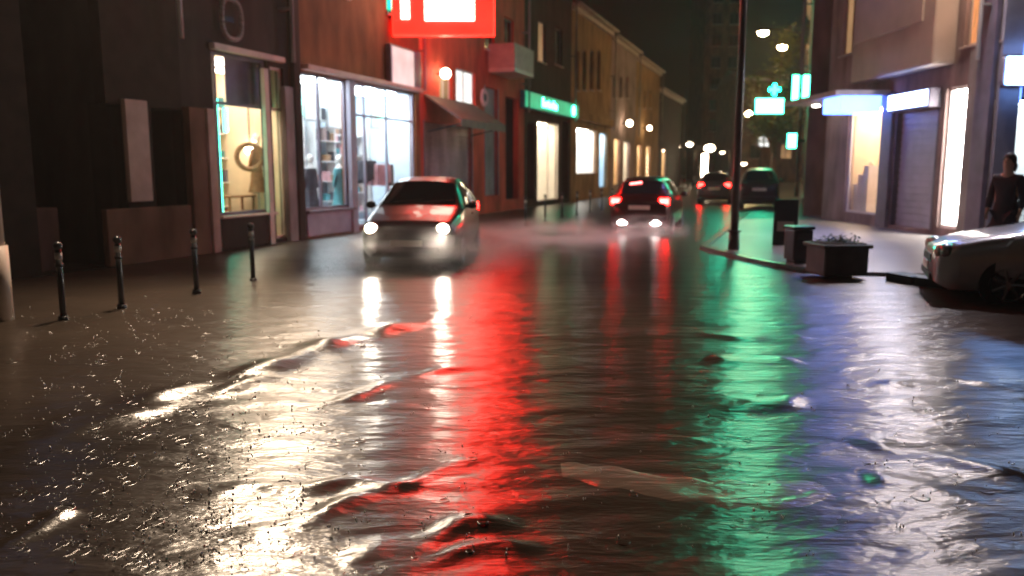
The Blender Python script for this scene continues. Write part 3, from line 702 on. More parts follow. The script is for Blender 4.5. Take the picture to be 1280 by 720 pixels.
# street tree lit by the two yellow lamps
tp = at(962, 240, 50)
t = thing('street_tree', 'sparse street tree glowing yellow green under the two yellow lamps', 'tree', (tp.x, 50, 0))
m = MB(); m.cyl((0, 0, 0), (.1, 0, 2.6), .16, .11); tips = []
for i in range(9):
    a = i*2.4; e = Vector((math.cos(a)*random.uniform(.6, 1.5), math.sin(a)*random.uniform(.5, 1.2), random.uniform(4.4, 9.4))); mid = Vector((.1, 0, 2.6)).lerp(e, .5)+Vector((0, 0, .3))
    m.cyl((.1, 0, 2.5), mid, .07, .045, 8); m.cyl(mid, e, .045, .02, 8); tips += [e, mid, e.lerp(mid, .5)]
m.build('trunk', 'wood', t)
m = MB()
for tip in tips:
    for _ in range(230):
        c_ = tip+Vector((random.gauss(0, .42), random.gauss(0, .38), random.gauss(0, .38))); an = random.random()*6.28; l_ = random.uniform(.08, .17)
        a = Vector((math.cos(an), math.sin(an), random.uniform(-.6, .6))).normalized()*l_; b_ = Vector((-math.sin(an), math.cos(an), random.uniform(-.6, .6)))*l_*.5
        m.quad(c_-a, c_+b_, c_+a, c_-b_)
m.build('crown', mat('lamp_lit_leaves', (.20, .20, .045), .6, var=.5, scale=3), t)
# tall dark pole
pb = ground(917, 312, .05)
t = thing('utility_pole', 'tall dark metal pole standing at the kerb corner in front of the far cars', 'pole', (pb.x, pb.y, .05))
MB().cyl((0, 0, 0), (0, 0, 8.2), .075, .055, 18).build('shaft', 'pole_metal', t, True); MB().cyl((0, 0, 0), (0, 0, .35), .11, .10, 18).cyl((0, 0, .35), (0, 0, .38), .13, n=18).build('base', 'pole_metal', t, True)
MB().box(-.55, .55, -.04, .04, 7.7, 7.78).build('crossarm', 'pole_metal', t)

# ------------------------------------------------------------------ bollards
def bollard(loc, label):
    t = thing('bollard', label, 'bollard', loc, 0, 'black bollards along the left kerb')
    MB().cyl((0, 0, 0), (0, 0, .78), .034, .030, 16).cyl((0, 0, 0), (0, 0, .07), .06, .05, 16).cyl((0, 0, .60), (0, 0, .63), .042, n=16).build('post', 'black_metal', t, True)
    MB().sph((0, 0, .82), .048).build('ball_cap', 'black_metal', t, True)
    MB().cyl((0, 0, .68), (0, 0, .75), .036, n=16).build('reflective_band', 'band', t, True)
    return t
KB = -3.39
ub = [FL.hit(px, 212, KB)[0] for px in (310, 237, 140, 64)]
lbs = ['black bollard in front of the teal lit shop, nearest to the dark car', 'black bollard just left of the pale pier of the teal lit shop', 'black bollard before the pale pillar of the dark building', 'leftmost black bollard, in front of the black passage']
bo = None
for u_, lb in zip(ub, lbs):
    p = FL.w(u_, KB, -.02)
    bo = bollard(p, lb) if bo is None else copy_tree(bo, loc=p, label=lb)
    if bo.name == 'bollard': proto = bo
    else: pass
u_ = FL.hit(657, 212, KB)[0]
for i in range(9):
    o_ = copy_tree(proto, loc=FL.w(u_+i*1.9, KB, -.02), label=['nearest', 'second nearest', 'third nearest', 'fourth nearest', 'middle', 'fourth farthest', 'third farthest', 'second farthest', 'farthest'][i]+' of the small distant black bollards between the two moving cars')

# ------------------------------------------------------------------ cars
def loft_car(name, label, paint, Lc=3.9, Wc=1.66, Hc=1.45, loc=(0, 0, 0), rz=0, lights=True, group=None, brake=False, rear_blobs=False, simple=False, hatch=True):
    t = thing(name, label, 'car', loc, rz, group)
    k = Lc/3.9; hk = Hc/1.45; hw = Wc/2
    yt = np.array([0, .04, .18, .55, .98, 1.12, 1.75, 2.2, 3.0, 3.35, 3.62, 3.80, 3.88, 3.9])*k
    zt = np.array([.62, .68, .76, .86, .95, .99, 1.37, 1.44, 1.43, 1.36, 1.10, .96, .84, .76])*hk
    bt = np.array([.56, .62, .70, .80, .88, .92, .94, .95, .97, .98, .97, .90, .78, .70])*hk
    yw = np.array([0, .06, .25, .7, 1.2, 2.6, 3.3, 3.7, 3.86, 3.9])*k
    ww = np.array([.66, .80, .93, .99, 1., 1., .98, .93, .84, .74])*hw
    wr = np.array([.80, .84, .88, .86, .84, .84, .70, .68, .66, .66, .70, .74, .76, .74])
    zbot = np.interp
    def ring(y):
        top = np.interp(y, yt, zt); belt = np.interp(y, yt, bt); W = np.interp(y, yw, ww); wr_ = np.interp(y, yt, wr)*W
        zb = np.interp(y, [0, .15*k, Lc-.15*k, Lc], [.30, .20, .22, .34]); zm = min(.60*hk, belt-.02)
        c = top-belt
        return [(0, zb), (W*.86, zb), (W*.965, zb+.09), (W, (zb+zm)/2+.06), (W*1.0, zm), (W*.985, (zm+belt)/2), (W*.95, belt),
                (W*.95*.5+wr_*.5+.015*c, belt+c*.48), (wr_, top-.16*c-.006), (wr_*.90, top-.05*c), (wr_*.5, top+.008), (0, top+.016)]
    NP = 12
    def P(y, s_):     # s_ in ring index units; negative = left side
        rg = ring(y); a = abs(s_); i = min(int(a), NP-2); f = a-i
        x = rg[i][0]*(1-f)+rg[i+1][0]*f; z = rg[i][1]*(1-f)+rg[i+1][1]*f
        return Vector((math.copysign(x, s_ if s_ else 1), y, z))
    ctr = Vector((0, Lc/2, .7))
    m = MB(); ysn = sorted(set(list(np.linspace(0, Lc, 46))+list(yt)+list(yw)))
    rings = []
    for y in ysn:
        rg = ring(y); pts = [Vector((x, y, z)) for x, z in rg]+[Vector((-x, y, z)) for x, z in rg[-2:0:-1]]
        rings.append([m.b.verts.new(p) for p in pts])
    n = len(rings[0])
    for A, B in zip(rings[:-1], rings[1:]):
        for i in range(n): m.b.faces.new((A[i], A[(i+1) % n], B[(i+1) % n], B[i]))
    m.b.faces.new(rings[0]); m.b.faces.new(rings[-1][::-1])
    off = Matrix.Translation((0, -Lc/2, 0))
    body = m.build('body', [paint, 'plastic_black'], t, True)
    fw, rw = .74*k, Lc-.70*k; wrad = .305
    # wheel arches
    cut = MB()
    for yy in (fw, rw): cut.cyl((-Wc, yy, wrad), (-hw+.24, yy, wrad), wrad+.055, n=36); cut.cyl((hw-.24, yy, wrad), (Wc, yy, wrad), wrad+.055, n=36)
    co = cut.build('cutter', [paint, 'plastic_black'])
    for p in co.data.polygons: p.material_index = 1
    bm_ = body.modifiers.new('b', 'BOOLEAN'); bm_.object = co; bm_.operation = 'DIFFERENCE'; bm_.solver = 'EXACT'
    bpy.context.view_layer.update()
    dg = bpy.context.evaluated_depsgraph_get(); me = bpy.data.meshes.new_from_object(body.evaluated_get(dg)); body.modifiers.clear(); body.data = me
    bpy.data.objects.remove(co)
    es = body.modifiers.new('e', 'EDGE_SPLIT'); es.split_angle = R(38)
    def patch(yb0, yb1, yt0, yt1, s0, s1, mat_, nm, par, eps=.007, ny=10, ns=6, thick=True):
        q_ = MB(); g = []
        for j in range(ns+1):
            f = j/ns; s_ = s0+(s1-s0)*f; row = []
            for i in range(ny+1):
                a = i/ny; y = (yb0+(yb1-yb0)*a)*(1-f)+(yt0+(yt1-yt0)*a)*f
                p = P(y, s_); e = .02
                du = P(min(y+e, Lc), s_)-P(max(y-e, 0), s_); dv = P(y, s_+.05)-P(y, s_-.05)
                nn = du.cross(dv)
                if nn.length < 1e-9: nn = p-ctr
                nn.normalize()
                if nn.dot(Vector((p.x, (p.y-ctr.y)*.3, p.z-ctr.z))) < 0: nn = -nn
                row.append(q_.b.verts.new(p+nn*eps))
            g.append(row)
        for A, B in zip(g[:-1], g[1:]):
            for i in range(ny): q_.b.faces.new((A[i], A[i+1], B[i+1], B[i]))
        return q_.build(nm, mat_, par, True)
    # glass
    patch(1.16*k, 1.72*k, 1.16*k, 1.72*k, -9.0, 9.0, 'car_glass', 'windshield', t) if False else None
    def topglass(y0, y1, nm):
        q_ = MB(); g = []
        for i in range(13):
            y = y0+(y1-y0)*i/12; row = []
            for j in range(-8, 9):
                s_ = 11-abs(j)/8*2.35; p = P(y, s_ if j >= 0 else -s_); sl = (P(y+.02, s_).z-P(y-.02, s_).z)/.04
                nn = Vector((0, -sl, 1)).normalized(); row.append(q_.b.verts.new(p+nn*.012))
            g.append(row)
        for A, B in zip(g[:-1], g[1:]):
            for i in range(16): q_.b.faces.new((A[i], A[i+1], B[i+1], B[i]))
        return q_.build(nm, 'car_glass', t, True)
    ws = topglass(1.16*k, 1.73*k, 'windshield'); rwn = topglass(3.38*k, 3.72*k, 'rear_window')
    MB().cyl((-.45, 1.15*k, 1.03*hk), (.05, 1.22*k, 1.075*hk), .008).cyl((.1, 1.15*k, 1.03*hk), (.6, 1.22*k, 1.07*hk), .008).build('wiper', 'plastic_black', ws)
    for sd in (1, -1):
        patch(1.38*k, 2.18*k, 1.86*k, 2.16*k, 6.15*sd, 7.95*sd, 'car_glass', 'side_window', t)
        patch(2.25*k, 3.10*k, 2.23*k, 2.98*k, 6.15*sd, 7.95*sd, 'car_glass', 'side_window', t)
        # door seams + handles
        d_ = patch(1.20*k, 2.20*k, 1.20*k, 2.20*k, 2.2*sd, 6.0*sd, paint, 'door', t, eps=.006)
        MB().box(sd*hw*.99-.012, sd*hw*.99+.02*sd, 2.0*k, 2.15*k, .80*hk, .825*hk, .006).build('handle', 'plastic_black', d_)
        d_ = patch(2.22*k, 2.95*k, 2.22*k, 2.98*k, 3.4*sd, 6.0*sd, paint, 'door', t, eps=.006)
        MB().box(sd*hw*.99-.012, sd*hw*.99+.02*sd, 2.72*k, 2.87*k, .82*hk, .845*hk, .006).build('handle', 'plastic_black', d_)
        mr = MB().sph((sd*(hw+.07), 1.42*k, .98*hk), .09, (1, .7, .75)).build('mirror', paint, t, True)
        MB().cyl((sd*(hw-.06), 1.46*k, .95*hk), (sd*(hw+.04), 1.42*k, .96*hk), .022).build('stalk', 'plastic_black', mr)
        # head lamps
        hl = MB().sph((sd*hw*.70, .13*k, .66*hk), .12, (1.25, .9, .85), 20, 12).build('headlight', 'rim' if not lights else 'plastic_black', t, True)
        MB().sph((sd*hw*.70, .055*k, .66*hk), .088, (1.15, .55, .95), 18, 10).build('lens', 'head' if lights == 'head' else 'band', hl, True)
        # tail lamps
        tl = MB().box(sd*hw*.60, sd*hw*.90, Lc-.16*k, Lc-.035*k, .78*hk, .94*hk, .02).build('taillight', 'tail' if lights else 'paint_maroon', t, True)
        if brake: MB().box(sd*hw*.64, sd*hw*.86, Lc-.05*k, Lc-.025*k, .82*hk, .90*hk, .008).build('bulb', 'tail_core', tl)
        if rear_blobs: MB().sph((sd*hw*.52, Lc-.0, .36), .11, (1.2, .4, .7)).build('rear_glow_blob', 'rear_glow', t, True)  # rear glow added for white patches and spray behind the car
        # wheels
        for yy in (fw, rw):
            wh = MB().cyl((sd*(hw-.20), yy, wrad), (sd*(hw-.02), yy, wrad), wrad, n=36).build('wheel', 'tyre', t, True)
            e2 = wh.modifiers.new('e', 'EDGE_SPLIT'); e2.split_angle = R(40)
            q_ = MB(); xo = sd*(hw-.019)
            for a in range(7):
                an = a*2*math.pi/7
                q_.cyl((xo, yy+math.cos(an)*.03, wrad+math.sin(an)*.03), (xo, yy+math.cos(an)*.185, wrad+math.sin(an)*.185), .026, .02, 8)
            q_.cyl((xo-.012*sd, yy, wrad), (xo+.018*sd, yy, wrad), .055, n=18)
            ri = bmesh.ops.create_cone(q_.b, cap_ends=False, segments=32, radius1=.2, radius2=.2, depth=.03, matrix=Matrix.Translation((xo, yy, wrad)) @ Matrix.Rotation(math.pi/2, 4, 'Y'))
            bmesh.ops.create_cone(q_.b, cap_ends=False, segments=32, radius1=.175, radius2=.2, depth=.03, matrix=Matrix.Translation((xo, yy, wrad)) @ Matrix.Rotation(math.pi/2, 4, 'Y'))
            q_.build('rim', 'rim', wh, False)
            MB().cyl((xo-.035*sd, yy, wrad), (xo-.006*sd, yy, wrad), .19, n=30).build('brake_disc', 'plastic_black', wh)
    MB().box(-hw*.45, hw*.45, -.012, .03, .50*hk, .60*hk, .01).build('grille', 'plastic_black', t)
    MB().box(-hw*.62, hw*.62, -.02, .05, .29, .38, .02).build('lower_grille', 'plastic_black', t)
    MB().box(-.26, .26, -.028, -.013, .40, .50, .004).build('number_plate', 'plate', t)
    MB().box(-hw*.86, hw*.86, Lc-.06, Lc+.035, .34, .52, .03).build('rear_bumper', paint, t)
    MB().box(-.26, .26, Lc+.012, Lc+.022, .66*hk, .76*hk, .004).build('number_plate', 'plate', t)
    if brake: MB().box(.0, .30, 3.44*k, 3.5*k, 1.27*hk, 1.31*hk, .008, Matrix.Rotation(R(8), 4, 'Y')).build('high_brake_light', 'tail_core', t)
    for c in kids(t): c.location.y = -Lc/2
    return t
# car one: oncoming, dark
YC = 12.9
p = at(508, 300, YC); a5 = R(4)
loft_car('hatchback_car', 'dark oncoming hatchback with both headlights on, driving through floodwater', 'paint_dark', 3.8, 1.68, 1.50, (p.x+math.sin(a5)*1.9, YC+math.cos(a5)*1.9, -.03), -a5, 'head')
YC2 = 19.6; a2_ = R(17)
p = at(798, 300, YC2)
loft_car('compact_car', 'dark red compact car seen from behind with tail lights on', 'paint_maroon', 3.8, 1.58, 1.46, (p.x+math.sin(a2_)*1.9, YC2+math.cos(a2_)*1.9, -.03), R(180)-a2_, True, brake=True, rear_blobs=True)
p = at(895, 240, 39)
loft_car('parked_car', 'small far dark car left of the tall pole', 'paint_grey', 4.0, 1.6, 1.5, (p.x, 39, .0), R(180-17), True)
p = at(949, 240, 33)
loft_car('parked_car', 'far dark car right of the tall pole, below the mint sign', 'paint_dark', 3.8, 1.55, 1.62, (p.x, 33, .05), R(180-17), False)
loft_car('silver_car', 'silver car whose front and near wheel enter at the right edge', 'paint_silver', 4.2, 1.74, 1.46, (7.45, 9.75, -.07), R(-112), False)

# headlight beams (lamps of car one)
for sx in (-.58, .58):
    l = bpy.data.lights.new('headlamp', 'SPOT'); l.energy = 80; l.spot_size = R(70); l.spot_blend = .8; l.color = (1, .87, .72); l.shadow_soft_size = .08
    o_ = bpy.data.objects.new('headlamp_beam', l); C.objects.link(o_); p = at(508, 300, YC); o_.location = (p.x+sx, YC-.12, .62); o_.rotation_euler = (R(84), 0, R(180-4))

# ------------------------------------------------------------------ spray and rain splashes
def droplets(name, label, pts, mt, kindlabel='spray'):
    # pts: (x,y,z,r,stretch)
    base = [(0, 0, 1), (1, 0, 0), (0, 1, 0), (-1, 0, 0), (0, -1, 0), (0, 0, -1)]; fc = [(0, 1, 2), (0, 2, 3), (0, 3, 4), (0, 4, 1), (5, 2, 1), (5, 3, 2), (5, 4, 3), (5, 1, 4)]
    v = []; f = []
    for x, y, z, r_, st in pts:
        k = len(v)
        for a, b, c in base: v.append((x+a*r_, y+b*r_, z+c*r_*st))
        f += [tuple(i+k for i in q_) for q_ in fc]
    me = bpy.data.meshes.new(name); me.from_pydata(v, [], f); me.materials.append(M[mt])
    for p_ in me.polygons: p_.use_smooth = True
    o = bpy.data.objects.new(name, me); C.objects.link(o); o['kind'] = 'stuff'; o['label'] = label; o['category'] = kindlabel
    return o
M['drop'] = mat('water_drop', (.75, .72, .68), .30, spec=.5, var=0)
def wheel_spray(cx, cy, dx, n, sx, sy, sz):
    P_ = []
    for _ in range(n):
        h = random.random()**2.2*sz; P_.append((cx+random.gauss(0, sx)+dx*h, cy+random.gauss(0, sy), .02+h, random.uniform(.002, .006)*(1-.4*h/sz), random.uniform(1, 1.8)))
    return P_
p1 = at(508, 300, YC)
pts = wheel_spray(p1.x-.85, YC+.6, -.9, 1400, .22, .6, .55)+wheel_spray(p1.x+1.0, YC+.6, 1.2, 1800, .35, .8, .5)+wheel_spray(p1.x, YC-.2, 0, 1200, .6, .15, .25)+wheel_spray(p1.x+1.5, YC+3.2, 1.2, 1500, .6, .8, .4)
droplets('water_spray', 'fine pale spray thrown up around the oncoming dark hatchback', pts, 'drop')
p2 = at(798, 300, YC2)
pts = wheel_spray(p2.x-.55, YC2-.15, 0, 900, .12, .2, .35)+wheel_spray(p2.x+.42, YC2-.15, 0, 1200, .15, .25, .4)+wheel_spray(p2.x+1.15, YC2+.6, .5, 700, .15, .5, .35)
droplets('water_spray', 'pale spray behind the wheels of the dark red compact car', pts, 'drop')
pts = []
ringv = []
def splash(x, y, s_=1):
    z = float(hgt(x, y)); h = random.uniform(.010, .028)*s_
    for q_ in range(random.choice((1, 1, 2, 3))):
        pts.append((x+random.gauss(0, .012), y+random.gauss(0, .01), z+h*random.uniform(.6, 2.2), random.uniform(.0025, .0065)*s_, random.uniform(1.1, 2.4)))
    if random.random() < .2: ringv.append((x, y, z, random.uniform(.018, .045)*s_))
for _ in range(760):
    px = random.gauss(190, 120); py = random.uniform(385, 716); g = ground(px, py); splash(g.x, g.y, random.uniform(.7, 1.3))
for _ in range(330):
    px = random.uniform(0, 1280); py = 360+340*random.random()**.8; g = ground(px, py); splash(g.x, g.y, random.uniform(.5, 1.0))
so_ = droplets('rain_splashes', 'tiny bright raindrop splashes scattered over the flooded road', pts, 'drop', 'splashes')
v = []; f = []
for x, y, z, r_ in ringv:
    k = len(v); n_ = 14
    for i in range(n_):
        a = 2*math.pi*i/n_
        for rr, zz in ((r_-.006, -.004), (r_, .0022), (r_+.006, -.004)):
            X, Y = x+math.cos(a)*rr, y+math.sin(a)*rr; v.append((X, Y, z+zz))
    for i in range(n_):
        a = k+3*i; b = k+3*((i+1) % n_); f += [(a, b, b+1, a+1), (a+1, b+1, b+2, a+2)]
me = bpy.data.meshes.new('ring_ripples'); me.from_pydata(v, [], f); me.materials.append(M['water'])
for p_ in me.polygons: p_.use_smooth = True
o = bpy.data.objects.new('ring_ripples', me); C.objects.link(o); tag(o, 'small ring ripples where raindrops hit the flooded road', 'ripples', None, 'stuff')

# ------------------------------------------------------------------ street furniture on the right
g = ground(1002, 330, .05)
t = thing('litter_bin', 'black square litter bin at the kerb left of the low planter', 'litter bin', (g.x, g.y+.2, .05), R(10))
MB().box(-.17, .17, -.17, .17, .05, .56, .03).build('body', 'black_metal', t); MB().box(-.19, .19, -.19, .19, .56, .62, .02).build('lid', 'black_metal', t)
MB().box(-.11, .11, -.175, -.165, .40, .50).build('slot', 'plastic_black', t); MB().box(-.13, .13, -.13, .13, 0, .05).build('foot', 'black_metal', t)
g = ground(987, 308, .05)
t = thing('sandwich_board', 'dark folding sandwich board with pale strip behind the litter bin', 'sign board', (g.x, g.y+.3, .05), R(-20))
for sy, an in ((-1, 14), (1, -14)):
    m = MB(); m.box(-.24, .24, sy*.13-.012, sy*.13+.012, .0, .95, .004, Matrix.Rotation(R(an)*-1, 4, 'X')); pn = m.build('board', 'black_metal', t)
MB().box(-.16, .16, -.19, -.175, .3, .5, 0, Matrix.Rotation(R(-14), 4, 'X')).build('notice', 'band', t)
g = ground(1055, 345, .05)
t = thing('planter', 'low dark planter box with sparse black shrub on the right pavement', 'planter', (g.x, g.y+.3, .05), R(6))
m = MB(); m.box(-.34, .34, -.30, .30, -.01, .42, .03); m.build('box', 'concrete_dark', t); MB().box(-.38, .38, -.34, .34, .40, .46, .02).build('rim', 'concrete_dark', t)
MB().box(-.31, .31, -.27, .27, .44, .475).build('soil', 'soil', t)
m = MB()
for _ in range(160):
    x, y, z = random.gauss(0, .15), random.gauss(0, .13), .47+abs(random.gauss(0, .05)); an = random.random()*6.28; l = .05
    a = Vector((math.cos(an), math.sin(an), random.uniform(-.3, .9))).normalized()*l; b_ = Vector((-math.sin(an), math.cos(an), random.uniform(-.4, .4)))*l*.35; c_ = Vector((x, y, z))
    m.quad(c_-a, c_+b_, c_+a, c_-b_)
m.build('shrub', 'foliage', t)

# ------------------------------------------------------------------ shop contents
def mannequin(loc, rz, label, cloth):
    t = thing('mannequin', label, 'mannequin', loc, rz, 'mannequins in shop windows')
    m = MB(); m.cyl((0, 0, 0), (0, 0, .02), .16, n=20); m.cyl((0, 0, 0), (0, 0, .75), .015); m.build('stand', 'rim', t)
    prof = [(.75, .13, .09), (.9, .17, .11), (1.05, .14, .095), (1.2, .16, .11), (1.38, .19, .11), (1.45, .14, .08), (1.48, .05, .05), (1.55, .045, .045)]
    m = MB(); rings = []
    for z, a, b_ in prof: rings.append([m.b.verts.new((math.cos(i*math.pi/8)*a, math.sin(i*math.pi/8)*b_, z)) for i in range(16)])
    for A, B in zip(rings[:-1], rings[1:]):
        for i in range(16): m.b.faces.new((A[i], A[(i+1) % 16], B[(i+1) % 16], B[i]))
    m.b.faces.new(rings[0]); m.b.faces.new(rings[-1]); m.build('torso', 'cloth_white', t, True)
    MB().sph((0, 0, 1.66), .09, (.85, 1, 1.2)).build('head', 'cloth_white', t, True)
    m = MB(); rings = []
    for z, a, b_ in ((.45, .26, .2), (.7, .2, .14), (1.05, .155, .11), (1.2, .175, .125), (1.38, .205, .125), (1.43, .17, .10)): rings.append([m.b.verts.new((math.cos(i*math.pi/8)*a*(1+.05*(i % 2)), math.sin(i*math.pi/8)*b_, z)) for i in range(16)])
    for A, B in zip(rings[:-1], rings[1:]):
        for i in range(16): m.b.faces.new((A[i], A[(i+1) % 16], B[(i+1) % 16], B[i]))
    for sd in (-1, 1): m.cyl((sd*.18, 0, 1.38), (sd*.27, 0, .95), .05, .04)
    m.build('garment', cloth, t, True)
def rail(fr, u_, y_, z_, n, label, cols, wd=1.0):
    t = thing('clothes_rail', label, 'clothes rail', fr.w(u_, y_, 0), fr.ang)
    MB().cyl((-wd/2, 0, z_), (wd/2, 0, z_), .015).cyl((-wd/2, 0, .2), (-wd/2, 0, z_), .015).cyl((wd/2, 0, .2), (wd/2, 0, z_), .015).box(-wd/2-.02, -wd/2+.02, -.25, .25, .15, .2).box(wd/2-.02, wd/2+.02, -.25, .25, .15, .2).build('rail', 'rim', t)
    for i in range(n):
        x = -wd/2+(i+.5)*wd/n; hh = random.uniform(.55, .9)
        m = MB(); m.prism([(x-.05, z_-.05), (x+.05, z_-.05), (x+.08, z_-.25), (x+.07, z_-hh), (x-.07, z_-hh), (x-.08, z_-.25)], 'y', -.18, .18); m.build('garment', random.choice(cols), t)
# shop 1: pendant lamp + wreath, teal strip
u_, z_ = FL.hit(313, 186, .9)
t = thing('pendant_lamp', 'bright round pendant lamp inside the teal lit shop', 'pendant lamp', FL.w(u_, .9, z_), FL.ang)
MB().sph((0, 0, 0), .13).build('globe', 'lamp_warm', t, True); MB().cyl((0, 0, .1), (0, 0, 3.75-z_), .01).build('cord', 'black_metal', t)
u_, z_ = FL.hit(312, 196, .6)
t = thing('wreath', 'round brown wicker wreath hanging in the teal lit shop window', 'wreath', FL.w(u_, .6, z_), R(15))
m = MB(); m.tube([(math.cos(i*math.pi/12)*.27, 0, math.sin(i*math.pi/12)*.27) for i in range(25)], .055, 8); m.build('ring', 'wood', t, True); MB().cyl((0, 0, .27), (0, 0, 3.6-z_), .006).build('cord', 'black_metal', t)
for pxa, pxb, nm, lb in ((266, 272, 'light_strip', 'wide teal glowing light strip at the left of the shop window'), (281, 284, 'light_strip', 'thin teal glowing light strip beside the wide one')):
    a = FL.rect(pxa, pxb, 122 if pxa < 275 else 135, 268 if pxa < 275 else 165, .5)
    t = thing(nm, lb, 'light strip', FL.w(a[0], .5, a[2]), FL.ang)
    MB().box(0, a[1]-a[0], 0, .05, 0, a[3]-a[2], .01).build('tube', 'teal_strip', t); MB().box(-.02, a[1]-a[0]+.02, .052, .08, -.02, a[3]-a[2]+.02).build('backplate', 'rim', t)
a = FL.rect(280, 345, 66, 135, .35)
t = thing('window_banner', 'dark purple banner across the top of the teal lit shop window', 'banner', FL.w(a[0], .35, a[3]), FL.ang)
MB().box(0, a[1]-a[0]-.03, 0, .03, -1.0, 0, .01).build('cloth', 'purple_frame', t); MB().cyl((0, .015, .02), (a[1]-a[0], .015, .02), .02).build('rod', 'rim', t)
p = FL.w(FL.hit(322, 212, .8)[0], .8, sr[2]); mannequin((p.x, p.y, p.z-.05), FL.ang, 'pale mannequin in a brown dress behind the teal lit window', 'wood')
t = thing('display_table', 'low display table with small boxes in the teal lit shop', 'table', FL.w(FL.hit(293, 212, 1.0)[0], 1.0, sr[2]), FL.ang)
MB().box(-.45, .45, -.2, .2, .30, .34, .01).build('tabletop', 'wood', t)
for x in (-.4, .4):
    for y in (-.15, .15): MB().box(x-.02, x+.02, y-.02, y+.02, 0, .3).build('leg', 'wood', t)
# shop 2
for i, (px, cl, lb) in enumerate(((388, 'cloth_dark', 'short mannequin in dark clothes at the left of the white lit window'), (424, 'cloth_teal', 'mannequin in teal clothes at the right of the white lit window'))):
    p = FL.w(FL.hit(px, 212, .5)[0], .5, s2a[2]-.15); mannequin((p.x, p.y, p.z-.3), FL.ang, lb, cl)
rail(FL, FL.hit(455, 212, .7)[0], .7, 1.9, 5, 'clothes rail with dark garments behind the narrow left pane', ['cloth_dark', 'cloth_teal', 'cloth_dark'], .8)
rail(FL, FL.hit(475, 212, .6)[0], .6, 1.8, 6, 'clothes rail with pale garments in the middle of the shop', ['cloth_white', 'cloth_pink', 'cloth_dark'], 1.0)
p = FL.w(FL.hit(506, 212, .7)[0], .7, .15); mannequin((p.x, p.y, p.z), FL.ang, 'mannequin in dark teal coat near the right end of the white shop', 'cloth_teal')
for i, (pa, pb_, ta, tb, mt, lb) in enumerate(((379, 400, 100, 150, 'display', 'large backlit poster high in the white lit window'), (408, 430, 100, 160, 'display', 'second backlit poster, right of the largest one'), (463, 484, 112, 160, 'display', 'backlit poster above the middle pane'), (492, 500, 125, 175, 'display', 'narrow backlit poster beside the teal coat'))):
    a = FL.rect(pa, pb_, ta, tb, 1.2)
    t = thing('poster', lb, 'poster', FL.w(a[0], 1.2, a[2]), FL.ang); MB().box(0, a[1]-a[0], 0, .04, 0, a[3]-a[2]).build('frame', 'rim', t); MB().box(.03, a[1]-a[0]-.03, -.01, -.003, .03, a[3]-a[2]-.03).build('print', mt, t)
# stock on shelves along the back of the white shop
def shelf(u_, y_, z_, wd, label, cols):
    t = thing('display_shelf', label, 'shelf', FL.w(u_, y_, z_), FL.ang)
    MB().box(0, .03, -.15, .15, 0, 2.6).build('side_panel', 'white_frame', t); MB().box(wd-.03, wd, -.15, .15, 0, 2.6).build('side_panel', 'white_frame', t)
    for k in range(5):
        sh = MB().box(.03, wd-.03, -.15, .15, .05+k*.55, .08+k*.55).build('shelf_board', 'white_frame', t)
        x = .08
        while x < wd-.2:
            w_ = random.uniform(.08, .22); h_ = random.uniform(.14, .38)
            if random.random() < .8: MB().box(x, x+w_, -.12, .08, .081+k*.55, .081+k*.55+h_, .01).build('stock_box', random.choice(cols), sh)
            x += w_+random.uniform(.02, .08)
st = ['cloth_dark', 'cloth_teal', 'cloth_pink', 'wood', 'render_mauve', 'purple_frame']
shelf(s2a[0]+.9, 1.7, s2a[2], 1.5, 'tall white stock shelf behind the left white lit window', st)
shelf(s2a[0]+2.9, 1.7, s2a[2], 1.5, 'tall white stock shelf behind the right part of the white lit window', st)
shelf(s2b[0]+1.5, 1.7, .3, 1.6, 'white stock shelf behind the clothes rails', st)
shelf(s2b[0]+3.4, 1.7, .3, 1.3, 'white stock shelf farthest right inside the white shop', st)
shelf(sr[0]+1.6, 1.75, sr[2], 1.2, 'stock shelf at the back of the teal lit shop', st)
# right cream shop display
for i, (px, hh) in enumerate(((1066, .5), (1074, .8), (1082, 1.1), (1089, 1.35))):
    p = FR.w(FR.hit(px, 212, .45)[0], .45, .36)
    t = thing('display_plinth', ['lowest', 'second lowest', 'second tallest', 'tallest'][i]+' white plinth in the stepped cream shop display', 'plinth', p, FR.ang, 'stepped plinths')
    MB().box(-.15, .15, -.15, .15, 0, hh, .01).build('block', 'cloth_white', t); MB().sph((0, 0, hh+.07), .07, (1, 1, 1.2)).build('vase', 'lamp_warm' if False else 'interior_cream', t, True)

# ------------------------------------------------------------------ person
def skinned(name, joints, edges, mt, parent, sub=2, root=0):
    me = bpy.data.meshes.new(name); me.from_pydata([j[:3] for j in joints], edges, [])
    o = bpy.data.objects.new(name, me); C.objects.link(o); o.parent = parent; me.materials.append(M[mt])
    o.modifiers.new('s', 'SKIN')
    for i, j in enumerate(joints):
        sv = me.skin_vertices[0].data[i]; sv.radius = (j[3], j[4] if len(j) > 4 else j[3]); sv.use_root = (i == root)
    ss = o.modifiers.new('ss', 'SUBSURF'); ss.levels = sub; ss.render_levels = sub
    bpy.context.view_layer.update(); dg = bpy.context.evaluated_depsgraph_get()
    m2 = bpy.data.meshes.new_from_object(o.evaluated_get(dg)); o.modifiers.clear(); o.data = m2
    for p_ in m2.polygons: p_.use_smooth = True
    return o
pp = at(1258, 250, 12.6)
t = thing('person', 'standing person in dark hooded coat and dark trousers behind the silver car', 'person', (pp.x, pp.y, .05), R(-60))
